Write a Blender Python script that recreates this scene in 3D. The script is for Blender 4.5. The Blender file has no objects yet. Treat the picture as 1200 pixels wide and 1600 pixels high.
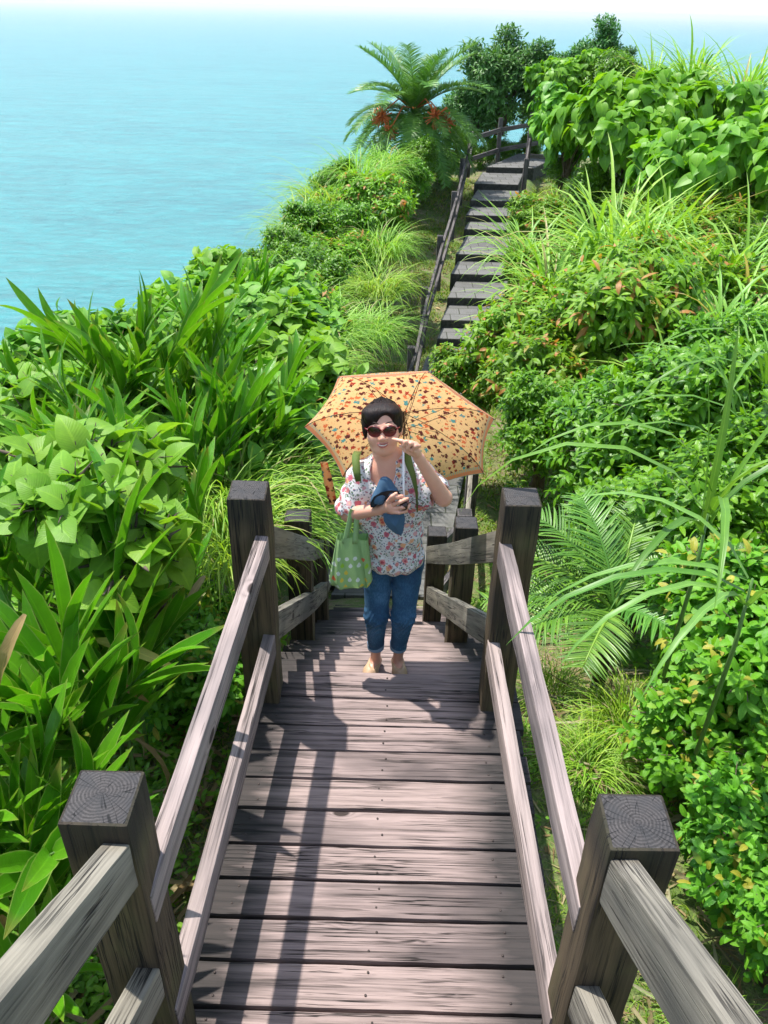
import bpy, bmesh, math, random
import numpy as np
from mathutils import Vector, Matrix, noise as mnoise

R = math.radians
scene = bpy.context.scene
COL = scene.collection

# ------------------------------------------------------------------ camera
PITCH, ROLL, FPX, CAMZ = R(32.2), 0.024, 1250.0, 2.8
F0 = Vector((0, math.cos(PITCH), -math.sin(PITCH)))
_r0 = Vector((1, 0, 0)); _u0 = Vector((0, math.sin(PITCH), math.cos(PITCH)))
RV = _r0 * math.cos(ROLL) + _u0 * math.sin(ROLL)
UV_ = _u0 * math.cos(ROLL) - _r0 * math.sin(ROLL)
CAMPOS = Vector((0, 0, CAMZ))
cd = bpy.data.cameras.new('camera'); cam = bpy.data.objects.new('camera', cd); COL.objects.link(cam)
cam.matrix_world = Matrix.Translation(CAMPOS) @ Matrix((RV, UV_, -F0)).transposed().to_4x4()
cd.sensor_fit = 'VERTICAL'; cd.sensor_height = 34.6; cd.lens = 34.6 * FPX / 1600
cd.clip_start = 0.05; cd.clip_end = 60000
scene.camera = cam

# ------------------------------------------------------------------ light
SUN = Vector((-0.30, 0.25, 1.0)).normalized()          # towards the sun
world = bpy.data.worlds.new('World'); scene.world = world; world.use_nodes = True
wn = world.node_tree; bg = wn.nodes['Background']
sky = wn.nodes.new('ShaderNodeTexSky'); sky.sky_type = 'NISHITA'; sky.sun_disc = False
sky.sun_elevation = math.asin(SUN.z); sky.sun_rotation = math.atan2(SUN.x, SUN.y)
sky.air_density = 1.2; sky.dust_density = 1.0; sky.altitude = 60
tc = wn.nodes.new('ShaderNodeTexCoord'); sx_ = wn.nodes.new('ShaderNodeSeparateXYZ'); wn.links.new(tc.outputs['Generated'], sx_.inputs[0])
mr = wn.nodes.new('ShaderNodeMapRange'); wn.links.new(sx_.outputs[2], mr.inputs[0]); mr.inputs[1].default_value = 0.0; mr.inputs[2].default_value = 0.22; mr.inputs[3].default_value = 0.92; mr.inputs[4].default_value = 0.25
mxw = wn.nodes.new('ShaderNodeMix'); mxw.data_type = 'RGBA'; wn.links.new(mr.outputs[0], mxw.inputs[0]); wn.links.new(sky.outputs[0], mxw.inputs[6]); mxw.inputs[7].default_value = (3.5, 3.95, 4.1, 1)   # humid white sky low over the sea
wn.links.new(mxw.outputs[2], bg.inputs[0]); bg.inputs[1].default_value = 0.15
sl = bpy.data.lights.new('sun', 'SUN'); sl.energy = 3.7; sl.angle = R(0.8); sl.color = (1.0, 0.955, 0.89)
so = bpy.data.objects.new('sun', sl); COL.objects.link(so)
so.rotation_euler = SUN.to_track_quat('Z', 'Y').to_euler()
scene.view_settings.view_transform = 'Standard'; scene.view_settings.look = 'None'
scene.view_settings.exposure = 0.98; scene.view_settings.gamma = 1.0
cy = scene.cycles
cy.max_bounces = 8; cy.diffuse_bounces = 4; cy.glossy_bounces = 3; cy.transmission_bounces = 6; cy.transparent_max_bounces = 8
cy.volume_bounces = 0; cy.use_adaptive_sampling = True; cy.adaptive_threshold = 0.02
cy.use_denoising = True; cy.sample_clamp_indirect = 6

# ------------------------------------------------------------------ helpers
def P(px, py, D=None, z=None, depth=None):
    """photo pixel (1200x1600) + horizontal distance D, or height z -> world point"""
    v = F0 * FPX + RV * (px - 600) + UV_ * (800 - py)
    t = D / v.y if D is not None else (z - CAMZ) / v.z
    return CAMPOS + v * t

def tag(o, label=None, cat=None, group=None, kind=None):
    if label: o['label'] = label
    if cat: o['category'] = cat
    if group: o['group'] = group
    if kind: o['kind'] = kind
    return o

def empty(name, loc=(0, 0, 0), rz=0, **k):
    o = bpy.data.objects.new(name, None); COL.objects.link(o); o.empty_display_size = 0.1
    o.location = loc; o.rotation_euler = (0, 0, rz); tag(o, **k); return o

def link(name, me, mats, parent=None, loc=None, mw=None, **k):
    o = bpy.data.objects.new(name, me); COL.objects.link(o)
    for m in (mats if isinstance(mats, (list, tuple)) else [mats]): me.materials.append(m)
    if parent is not None:
        o.parent = parent
        if mw is not None:
            pm = Matrix.Translation(parent.location) @ parent.rotation_euler.to_matrix().to_4x4()
            o.matrix_local = pm.inverted() @ mw
    elif mw is not None: o.matrix_world = mw
    if loc is not None: o.location = loc
    tag(o, **k); return o

def npmesh(name, V, Fq, smooth=True, attrs=None, uv=None, midx=None):
    """quads only, numpy in"""
    me = bpy.data.meshes.new(name)
    V = np.asarray(V, np.float32); Fq = np.asarray(Fq, np.int32)
    nf = len(Fq); k = Fq.shape[1]
    me.vertices.add(len(V)); me.vertices.foreach_set('co', V.ravel())
    me.loops.add(nf * k); me.loops.foreach_set('vertex_index', Fq.ravel())
    me.polygons.add(nf); me.polygons.foreach_set('loop_start', np.arange(0, nf * k, k, dtype=np.int32))
    try: me.polygons.foreach_set('loop_total', np.full(nf, k, np.int32))
    except Exception: pass
    if smooth: me.polygons.foreach_set('use_smooth', np.ones(nf, bool))
    if midx is not None: me.polygons.foreach_set('material_index', np.asarray(midx, np.int32))
    me.update(calc_edges=True)
    if uv is not None:
        l = me.uv_layers.new(name='UVMap'); l.data.foreach_set('uv', np.asarray(uv, np.float32)[Fq.ravel()].ravel())
    for kk, a in (attrs or {}).items():
        at = me.attributes.new(kk, 'FLOAT', 'POINT'); at.data.foreach_set('value', np.asarray(a, np.float32))
    me.validate(); return me

def pymesh(name, V, F, smooth=False):
    me = bpy.data.meshes.new(name); me.from_pydata([tuple(v) for v in V], [], F); me.update()
    if smooth: me.polygons.foreach_set('use_smooth', [True] * len(me.polygons))
    return me

def tube_arrays(pts, rad, n=8, close=True):
    """swept tube along pts -> V,Fq"""
    pts = [Vector(p) for p in pts]; V = []; Q = []
    if not hasattr(rad, '__len__'): rad = [rad] * len(pts)
    t0 = (pts[1] - pts[0]).normalized()
    a = t0.orthogonal().normalized()
    for i, p in enumerate(pts):
        t = ((pts[i + 1] if i < len(pts) - 1 else p) - (pts[i - 1] if i else p)).normalized()
        a = (a - t * a.dot(t)).normalized(); b = t.cross(a)
        for j in range(n):
            th = 2 * math.pi * j / n
            V.append(p + (a * math.cos(th) + b * math.sin(th)) * rad[i])
    for i in range(len(pts) - 1):
        for j in range(n):
            Q.append((i * n + j, i * n + (j + 1) % n, (i + 1) * n + (j + 1) % n, (i + 1) * n + j))
    if close:
        for s, base in ((0, 0), (1, (len(pts) - 1) * n)):
            V.append(pts[0] if s == 0 else pts[-1]); c = len(V) - 1
            for j in range(0, n, 2):
                f = (c, base + j, base + (j + 1) % n, base + (j + 2) % n)
                Q.append(f if s else f[::-1])
    return V, Q

class Multi:
    def __init__(s): s.V = []; s.Q = []
    def add(s, V, Q):
        o = len(s.V); s.V += [tuple(v) for v in V]; s.Q += [tuple(i + o for i in q) for q in Q]; return s
    def tube(s, pts, rad, n=8): V, Q = tube_arrays(pts, rad, n); return s.add(V, Q)
    def mesh(s, name, smooth=True): return npmesh(name, s.V, s.Q, smooth)

# ------------------------------------------------------------------ node helper
class NT:
    def __init__(s, name, disp=False):
        s.m = bpy.data.materials.new(name); s.m.use_nodes = True; s.t = s.m.node_tree
        s.b = s.t.nodes['Principled BSDF']; s.out = s.t.nodes['Material Output']
    def n(s, typ, ins=None, **props):
        nd = s.t.nodes.new('ShaderNode' + typ)
        for k, v in props.items(): setattr(nd, k, v)
        for k, v in (ins or {}).items(): s.set(nd.inputs[k], v)
        return nd
    def set(s, sock, v):
        if hasattr(v, 'is_output') or isinstance(v, bpy.types.NodeSocket): s.t.links.new(v, sock)
        elif isinstance(v, bpy.types.Node): s.t.links.new(v.outputs[0], sock)
        else: sock.default_value = (*v, 1) if (isinstance(v, tuple) and len(v) == 3 and sock.type == 'RGBA') else v
    def math(s, op, a, b=0.0, c=0.0, clamp=False):
        nd = s.t.nodes.new('ShaderNodeMath'); nd.operation = op; nd.use_clamp = clamp
        s.set(nd.inputs[0], a); s.set(nd.inputs[1], b); s.set(nd.inputs[2], c); return nd.outputs[0]
    def vmath(s, op, a, b=(0, 0, 0)):
        nd = s.t.nodes.new('ShaderNodeVectorMath'); nd.operation = op
        s.set(nd.inputs[0], a); s.set(nd.inputs[1], b); return nd.outputs[0]
    def mix(s, f, a, b, blend='MIX'):
        nd = s.t.nodes.new('ShaderNodeMix'); nd.data_type = 'RGBA'; nd.blend_type = blend
        s.set(nd.inputs[0], f); s.set(nd.inputs[6], a); s.set(nd.inputs[7], b); return nd.outputs[2]
    def ramp(s, f, stops, interp='LINEAR'):
        nd = s.t.nodes.new('ShaderNodeValToRGB'); cr = nd.color_ramp; cr.interpolation = interp
        while len(cr.elements) < len(stops): cr.elements.new(0.5)
        for e, (p, c) in zip(cr.elements, stops):
            e.position = p; e.color = (*c, 1) if not isinstance(c, (int, float)) else (c, c, c, 1)
        s.set(nd.inputs[0], f); return nd.outputs[0]
    def noise(s, vec, scale=5, detail=4, rough=0.55, dist=0.0, w=None):
        nd = s.n('TexNoise', {'Vector': vec, 'Scale': scale, 'Detail': detail, 'Roughness': rough, 'Distortion': dist}); return nd.outputs[0]
    def mapr(s, v, a, b, c=0.0, d=1.0):
        nd = s.n('MapRange', {0: v, 1: a, 2: b, 3: c, 4: d}); return nd.outputs[0]
    def bump(s, h, strength=0.5, dist=0.01):
        nd = s.n('Bump', {'Height': h, 'Strength': strength, 'Distance': dist}); s.set(s.b.inputs['Normal'], nd.outputs[0]); return nd
    def coord(s, which='Object'): return s.n('TexCoord').outputs[which]
    def scl(s, vec, sc, off=None):
        v = s.vmath('MULTIPLY', vec, sc)
        return s.vmath('ADD', v, off) if off is not None else v

def wood(name, lit, dark, stain=(0.035, 0.03, 0.028), crack=1.0, knots=0.6, gsc=1.0, green=0.0, endstain=None, topstain=None):
    """weathered plank; grain along local X"""
    m = NT(name); co = m.coord(); rnd = m.n('ObjectInfo').outputs['Random']
    off = m.n('CombineXYZ', {0: m.math('MULTIPLY', rnd, 37.0), 1: m.math('MULTIPLY', rnd, 11.0), 2: m.math('MULTIPLY', rnd, 23.0)}).outputs[0]
    p = m.vmath('ADD', co, off)
    warp = m.noise(m.scl(p, (1.6 * gsc, 5 * gsc, 5 * gsc)), 1.0, 3)
    # knots pull the grain around them
    kv = m.scl(p, (3.2, 6.5, 6.5))
    vor = m.n('TexVoronoi', {'Vector': kv, 'Scale': 1.0}); kd = vor.outputs['Distance']; kc = m.n('SeparateColor', {0: vor.outputs['Color']}).outputs[0]
    gate = m.math('LESS_THAN', kc, knots * 0.22)
    kn = m.math('MULTIPLY', m.mapr(kd, 0.0, 0.33, 1, 0), gate)
    kn = m.math('MAXIMUM', kn, 0.0)
    kn2 = m.math('POWER', kn, 2.0)
    sep = m.n('SeparateXYZ', {0: p})
    yy = m.math('ADD', sep.outputs[1], m.math('MULTIPLY', sep.outputs[2], 0.7))
    ring = m.math('ADD', m.math('MULTIPLY', yy, 55.0 * gsc), m.math('ADD', m.math('MULTIPLY', warp, 3.5), m.math('MULTIPLY', kn2, 7.0)))
    r1 = m.math('ABSOLUTE', m.math('SINE', m.math('MULTIPLY', ring, 1.7)))
    fine = m.noise(m.scl(p, (2.2, 130.0, 130.0)), 1.0, 6, 0.7)
    med = m.noise(m.scl(p, (1.3, 26.0, 26.0)), 1.0, 4, 0.6)
    big = m.noise(m.scl(p, (1.2, 3.0, 3.0)), 1.0, 3, 0.6)
    ckn = m.noise(m.scl(p, (1.5, 72.0, 72.0)), 1.0, 3, 0.55)
    ck = m.math('MULTIPLY', m.mapr(ckn, 0.375, 0.33, 0, 1), crack)
    ln = m.noise(m.vmath('ADD', m.scl(p, (0.55, 26.0, 26.0)), (4, 1, 7)), 1.0, 4, 0.62)
    iso = m.math('ABSOLUTE', m.math('SUBTRACT', ln, 0.5)); gt = m.mapr(m.noise(m.scl(p, (2.2, 5.0, 5.0)), 1.0, 2), 0.42, 0.58, 0, 1)
    ck = m.math('ADD', m.math('MULTIPLY', ck, .45), m.math('MULTIPLY', m.mapr(iso, 0.005, 0.018, 1.0, 0), gt))
    ck = m.math('MINIMUM', m.math('MAXIMUM', ck, 0), 1)
    t = m.math('ADD', m.math('MULTIPLY', r1, 0.12), m.math('ADD', m.math('MULTIPLY', fine, 0.72), m.math('MULTIPLY', med, 0.52)))
    c = m.ramp(t, [(0.50, dark), (0.64, tuple(0.6 * a + 0.4 * b for a, b in zip(lit, dark))), (0.80, lit)])
    c = m.mix(m.mapr(big, 0.50, 0.66, 0, 0.8), c, stain)
    hue = m.mix(m.math('MULTIPLY', rnd, 0.35), c, m.mix(1.0, c, (0.80, 0.80, 0.86), 'MULTIPLY'))
    if green: hue = m.mix(m.mapr(m.noise(p, 4.0, 3), 0.5, 0.7, 0, green), hue, (0.09, 0.11, 0.035))
    hue = m.mix(m.mapr(kn, 0.62, 0.74, 0, 0.9), hue, (0.02, 0.013, 0.01))
    hue = m.mix(ck, hue, (0.012, 0.01, 0.009))
    if endstain:        # dark weathering at the two ends of the piece
        ax = m.math('ABSOLUTE', m.math('ADD', m.n('SeparateXYZ', {0: co}).outputs[0], m.math('MULTIPLY', m.math('SUBTRACT', med, 0.5), 0.3)))
        hue = m.mix(m.mapr(ax, endstain[0], endstain[1], 0, endstain[2]), hue, (0.022, 0.021, 0.02))
    if topstain:
        gx = m.n('SeparateXYZ', {0: m.coord('Generated')}).outputs[0]
        hue = m.mix(m.mapr(m.math('ADD', gx, m.math('MULTIPLY', med, .06)), topstain, topstain + .05, 0, .65), hue, (0.012, 0.012, 0.013))
    m.set(m.b.inputs['Base Color'], hue)
    m.set(m.b.inputs['Roughness'], m.mapr(fine, 0, 1, 0.72, 0.95))
    m.b.inputs['Specular IOR Level'].default_value = 0.3
    h = m.math('SUBTRACT', m.math('ADD', m.math('MULTIPLY', fine, 0.5), m.math('MULTIPLY', r1, 0.25)), m.math('MULTIPLY', ck, 1.1))
    m.bump(h, 0.8, 0.004)
    return m.m

def endgrain(name):
    m = NT(name); co = m.coord(); rnd = m.n('ObjectInfo').outputs['Random']
    # post's long axis is local X, so rings run in YZ
    s = m.n('SeparateXYZ', {0: co})
    oy = m.math('MULTIPLY', m.math('SUBTRACT', rnd, 0.5), 0.09); oz = m.math('MULTIPLY', m.math('SUBTRACT', m.math('FRACT', m.math('MULTIPLY', rnd, 7.3)), 0.3), 0.05)
    y = m.math('ADD', s.outputs[1], oy); z = m.math('ADD', s.outputs[2], oz)
    v = m.n('CombineXYZ', {0: y, 1: z}).outputs[0]
    nz = m.noise(v, 14.0, 3); d = m.math('ADD', m.n('VectorMath', {0: v}, operation='LENGTH').outputs['Value'], m.math('MULTIPLY', nz, 0.018))
    ring = m.math('SINE', m.math('MULTIPLY', d, 760.0)); ringn = m.mapr(ring, -1, 1, 0, 1)
    ang = m.math('ARCTAN2', z, y)
    av = m.n('CombineXYZ', {0: m.math('MULTIPLY', ang, 1.35), 1: m.math('MULTIPLY', d, 4.0), 2: m.math('MULTIPLY', rnd, 9)}).outputs[0]
    cr = m.n('TexVoronoi', {'Vector': av, 'Scale': 2.2}, feature='DISTANCE_TO_EDGE').outputs['Distance']
    crk = m.math('MULTIPLY', m.mapr(cr, 0.006, 0.024, 1, 0), m.mapr(m.noise(v, 30, 2), .42, .5, 0, 1))
    fn = m.noise(v, 220, 2)
    c = m.ramp(m.math('ADD', m.math('MULTIPLY', ringn, 0.34), m.math('MULTIPLY', fn, 0.72)), [(0.2, (0.012, 0.011, 0.011)), (0.9, (0.085, 0.076, 0.074))])
    c = m.mix(m.mapr(m.noise(v, 18, 2), 0.45, 0.65, 0, 0.7), c, (0.03, 0.03, 0.032))
    c = m.mix(crk, c, (0.006, 0.006, 0.006)); m.set(m.b.inputs['Base Color'], c)
    m.b.inputs['Roughness'].default_value = 0.85
    m.bump(m.math('SUBTRACT', m.math('MULTIPLY', ringn, 0.3), crk), 0.8, 0.004); return m.m

M = {}
M['deck'] = wood('weathered_deck', (0.345, 0.262, 0.240), (0.080, 0.060, 0.055), stain=(0.075, 0.06, 0.058), endstain=(0.30, 0.50, 0.9))
M['rail'] = wood('weathered_rail', (0.38, 0.305, 0.28), (0.085, 0.068, 0.064), stain=(0.09, 0.08, 0.08), knots=0.3, gsc=0.7)
M['railgrey'] = wood('grey_rail', (0.27, 0.245, 0.195), (0.055, 0.048, 0.038), stain=(0.07, 0.07, 0.062), knots=0.9, gsc=0.6)
M['post'] = wood('post_wood', (0.115, 0.083, 0.048), (0.014, 0.011, 0.008), stain=(0.025, 0.021, 0.018), knots=0.8, gsc=0.7, green=0.35, topstain=0.93)
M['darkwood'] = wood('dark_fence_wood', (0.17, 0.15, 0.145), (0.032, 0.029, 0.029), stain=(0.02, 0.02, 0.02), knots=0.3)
M['end'] = endgrain('post_end_grain')

def beam_mesh(name, L, w, h, segs=8, jit=0.0015, bev=0.004, seed=0, endmat=True):
    """box along local X, width Y, height Z, chamfered, slightly uneven; end caps use material 1"""
    bm = bmesh.new(); bmesh.ops.create_cube(bm, size=1)
    for v in bm.verts: v.co = Vector((v.co.x * L, v.co.y * w, v.co.z * h))
    ends = [f for f in bm.faces if abs(f.normal.x) > 0.9]
    for f in ends: f.material_index = 1 if endmat else 0
    bmesh.ops.bevel(bm, geom=list(bm.edges), offset=bev, segments=2, affect='EDGES', profile=0.6, clamp_overlap=True)
    es = [e for e in bm.edges if abs(e.verts[0].co.x - e.verts[1].co.x) > L * 0.5]
    if segs > 1: bmesh.ops.subdivide_edges(bm, edges=es, cuts=segs - 1)
    rnd = random.Random(seed); o = rnd.uniform(0, 100)
    for v in bm.verts:
        n = mnoise.noise_vector(Vector((v.co.x * 5 + o, v.co.y * 14, v.co.z * 14)))
        n2 = mnoise.noise_vector(Vector((v.co.x * 22 + o, v.co.y * 40, v.co.z * 40)))
        d = (n + n2 * 0.5) * jit; v.co += Vector((d.x * 0.3, d.y, d.z))
    me = bpy.data.meshes.new(name); bm.to_mesh(me); bm.free()
    for p in me.polygons: p.use_smooth = True
    try: me.set_sharp_from_angle(angle=R(40))
    except Exception: pass
    return me

def frame_mat(p0, p1, up=(0, 0, 1)):
    p0, p1 = Vector(p0), Vector(p1); x = (p1 - p0).normalized(); up = Vector(up)
    y = up.cross(x).normalized(); z = x.cross(y)
    return Matrix.Translation((p0 + p1) / 2) @ Matrix((x, y, z)).transposed().to_4x4()

_seed = [0]
def beam(name, p0, p1, w, h, mats, parent=None, up=(0, 0, 1), segs=None, jit=0.0016, bev=0.004, endmat=True, **k):
    _seed[0] += 1; L = (Vector(p1) - Vector(p0)).length
    me = beam_mesh(name, L, w, h, segs or max(2, int(L / 0.08)), jit, bev, _seed[0], endmat)
    return link(name, me, mats, parent, mw=frame_mat(p0, p1, up), **k)
# ------------------------------------------------------------------ terrain
def lerp_tab(x, tab):
    xs = [a for a, b in tab]; ys = [b for a, b in tab]; return np.interp(x, xs, ys)
# path centre line and path surface height along y
PATHX = [(-3, -0.06), (3, 0.0), (7.2, 0.03), (9.5, 0.42), (12, 0.85), (14.7, 1.30), (20, 2.35), (27, 3.85), (30, 4.7), (60, 12)]
PATHZ = [(-20, 3.2), (-5, 2.2), (0.0, 0.4), (0.9, -0.42), (2.9, -0.50), (7.3, -2.93), (13.5, -3.22), (16, -3.05), (28, -1.62), (34, -1.8), (46, -7), (70, -26), (110, -75)]
def smooth(a, b, x):
    t = np.clip((x - a) / (b - a), 0, 1); return t * t * (3 - 2 * t)
def ground_z(x, y):
    x = np.asarray(x, float); y = np.asarray(y, float)
    base = lerp_tab(y, PATHZ); xc = lerp_tab(y, PATHX); d = x - xc
    far = smooth(6, 9, y)
    z = base - 0.10 * smooth(0.3, 0.8, np.abs(d)) * smooth(6, 8, y) * (1 - smooth(13, 15, y))
    z = z - 0.22 * smooth(0.4, 0.8, np.abs(d)) * smooth(14, 15.5, y)
    # left bank: rises beside the stairs then falls to the sea
    lb = np.where(y > 9, smooth(2.3, 4.0, -d), smooth(1.0, 3.2, -d)) * (0.35 + 1.6 * smooth(3.5, 7.5, y) * (1 - smooth(8.5, 11.5, y)) + 0.25 * smooth(12, 16, y) * (1 - smooth(22, 27, y)))
    edge = lerp_tab(y, [(-10, 12), (0, 9), (5, 8.0), (8, 6.2), (12, 4.6), (18, 3.6), (26, 4.2), (34, 5)])
    fall = np.maximum(0, -d - edge); z = z + lb - 0.9 * fall - 0.05 * fall ** 2 * (fall < 12) - 7.2 * (fall >= 12)
    # right bank
    rb = smooth(1.1, 4.5, d) * (0.1 + 2.3 * smooth(4.0, 8, y) * (1 - smooth(20, 28, y)))
    rb += smooth(4, 14, d) * 1.2
    z = z + rb - 0.6 * np.maximum(0, d - 22)
    nn = 0.06 * np.sin(x * 1.7 + 1.3 * np.sin(y * 0.9)) + 0.05 * np.sin(y * 2.3 + x * 0.7) + 0.02 * np.sin(x * 5.1 + y * 4.3)
    z = z + nn * smooth(0.75, 1.3, np.abs(d))
    return np.maximum(z, -66.0)

def gmat():
    m = NT('ground_soil_grass'); p = m.coord()
    n1 = m.noise(p, 1.3, 6, 0.65); n2 = m.noise(p, 9.0, 5, 0.7); n3 = m.noise(p, 60.0, 4, 0.7)
    soil = m.ramp(n3, [(0.3, (0.10, 0.072, 0.042)), (0.7, (0.32, 0.25, 0.16))])
    grass = m.ramp(n3, [(0.3, (0.05, 0.09, 0.016)), (0.7, (0.15, 0.23, 0.045))])
    f = m.mapr(m.math('ADD', m.math('MULTIPLY', n1, 0.6), m.math('MULTIPLY', n2, 0.5)), 0.46, 0.60, 0, 1)
    m.set(m.b.inputs['Base Color'], m.mix(f, soil, grass)); m.b.inputs['Roughness'].default_value = 0.95
    m.bump(m.math('ADD', m.math('MULTIPLY', n3, 0.4), n2), 0.7, 0.05); return m.m
M['ground'] = gmat()
xs = np.concatenate([np.linspace(-95, -14, 30)[:-1], np.linspace(-14, -3, 56)[:-1], np.linspace(-3, 6, 110)[:-1], np.linspace(6, 16, 50)[:-1], np.linspace(16, 95, 30)])
ys = np.concatenate([np.linspace(-40, -3, 14)[:-1], np.linspace(-3, 12, 130)[:-1], np.linspace(12, 34, 110)[:-1], np.linspace(34, 130, 40)])
X, Y = np.meshgrid(xs, ys); Z = ground_z(X, Y)
V = np.stack([X.ravel(), Y.ravel(), Z.ravel()], 1); nx = len(xs)
I = np.arange(len(ys) - 1)[:, None] * nx + np.arange(nx - 1)[None, :]
Fq = np.stack([I, I + 1, I + 1 + nx, I + nx], -1).reshape(-1, 4)
link('ground', npmesh('ground', V, Fq), M['ground'], kind='structure')

# ------------------------------------------------------------------ sea
SEAZ = -60.0
m = NT('sea_water'); p = m.coord()
w1 = m.noise(m.scl(p, (0.13, 0.34, 1)), 1.0, 7, 0.7, 0.6); w2 = m.noise(m.scl(p, (0.004, 0.012, 1)), 1.0, 4, 0.6)
w3 = m.noise(m.scl(p, (0.03, 0.085, 1)), 1.0, 4, 0.6)
cx = m.math('ADD', m.math('MULTIPLY', w1, 0.6), m.math('MULTIPLY', w3, 0.4))
c = m.mix(m.mapr(w2, 0.35, 0.68, 0, 1), (0.028, 0.155, 0.175), (0.045, 0.20, 0.21))
c = m.mix(m.mapr(cx, 0.42, 0.60, 0, 0.7), c, (0.04, 0.30, 0.31))
m.set(m.b.inputs['Base Color'], c); m.b.inputs['Roughness'].default_value = 0.35; m.b.inputs['IOR'].default_value = 1.33
m.bump(m.math('ADD', w1, m.math('MULTIPLY', w3, 2.0)), 0.8, 1.6)
S = 26000
link('sea', pymesh('sea', [(-S, -S, SEAZ), (S, -S, SEAZ), (S, S, SEAZ), (-S, S, SEAZ)], [(0, 1, 2, 3)]), m.m, kind='structure')

# ------------------------------------------------------------------ wooden boardwalk
DX = 0.033                                   # the boardwalk's bearing, a little right of the view
def cx_at(y): return -0.055 + DX * y
bw = empty('boardwalk', (cx_at(2), 2, 0), label='weathered wooden boardwalk deck with steps running down to the stone path', cat='boardwalk')
edges = [2.95, 2.766, 2.593, 2.447, 2.292, 2.133, 1.968, 1.818, 1.669, 1.511, 1.354, 1.2]
rr = random.Random(4)
def plank(y0, y1, z, W0, W1, th=0.045, gap=0.006, sk=0.008):
    y0 += gap / 2; y1 -= gap / 2; yc = (y0 + y1) / 2; s = rr.uniform(-0.004, 0.004) + sk
    l = cx_at(yc) - W0 + rr.uniform(-.012, .012); r = cx_at(yc) + W1 + rr.uniform(-.012, .012)
    return beam('plank', (l, yc - s, z - th / 2 + rr.uniform(-.0015, .0015)), (r, yc + s, z - th / 2 + rr.uniform(-.0015, .0015)), y1 - y0, th, [M['deck'], M['end']], bw, segs=26, jit=0.0028, bev=0.005)
thick = {1: .015, 2: .006, 3: .007, 4: .011, 5: .016, 6: .014, 7: .014, 8: .012, 9: .014, 10: .013}
for i in range(len(edges) - 1):
    plank(edges[i + 1], edges[i], 0.0, 0.67, 0.63, gap=thick.get(i + 1, .008), sk=-0.003 + 0.002 * (i % 3))
# steps down: two boards to a tread
NS, TR, RI = 17, 0.247, 0.172
for k in range(NS):
    y0 = 2.955 + k * TR; z = -RI * (k + 1)
    W = 0.655
    plank(y0, y0 + TR * 0.5, z, W, W - .02, gap=.005); plank(y0 + TR * 0.5, y0 + TR + 0.02, z, W, W - .02, gap=.005)
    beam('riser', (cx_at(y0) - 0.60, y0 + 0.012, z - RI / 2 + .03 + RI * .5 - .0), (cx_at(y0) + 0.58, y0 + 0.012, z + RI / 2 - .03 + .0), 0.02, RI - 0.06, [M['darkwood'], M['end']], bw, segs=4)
# steps up to where the photographer stands
for k in range(5):
    y1 = 1.2 - k * 0.22; z = 0.19 * (k + 1)
    plank(y1 - 0.125, y1 - 0.005, z, .67, .63); plank(y1 - 0.24, y1 - 0.125, z, .67, .63)
for sx in (-0.5, 0.0, 0.48):
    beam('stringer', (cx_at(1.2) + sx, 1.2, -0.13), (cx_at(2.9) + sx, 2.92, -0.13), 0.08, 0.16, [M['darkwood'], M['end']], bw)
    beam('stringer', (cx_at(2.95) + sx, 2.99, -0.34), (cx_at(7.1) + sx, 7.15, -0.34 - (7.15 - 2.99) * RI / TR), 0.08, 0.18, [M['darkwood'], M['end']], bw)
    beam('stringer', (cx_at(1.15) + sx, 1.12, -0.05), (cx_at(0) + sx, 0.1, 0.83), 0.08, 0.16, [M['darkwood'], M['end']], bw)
# nail heads in pairs near both ends of each deck board
nm = NT('nail_steel'); nm.b.inputs['Base Color'].default_value = (0.07, 0.055, 0.05, 1); nm.b.inputs['Metallic'].default_value = 0.6; nm.b.inputs['Roughness'].default_value = 0.6
nmsh = Multi().tube([(0, 0, -0.01), (0, 0, 0.003)], 0.0045, 6).mesh('nail')
for i in range(len(edges) - 1):
    for sx in (-0.52, 0.0, 0.46):
        for f in (0.27, 0.74):
            y = edges[i + 1] + (edges[i] - edges[i + 1]) * f + rr.uniform(-.01, .01); x = cx_at(y) + sx + rr.uniform(-.015, .015)
            nl_ = bpy.data.objects.new('nail', nmsh); COL.objects.link(nl_); nl_.parent = bw; nl_.location = Vector((x, y, 0)) - bw.location
nmsh.materials.append(nm.m)

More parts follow.
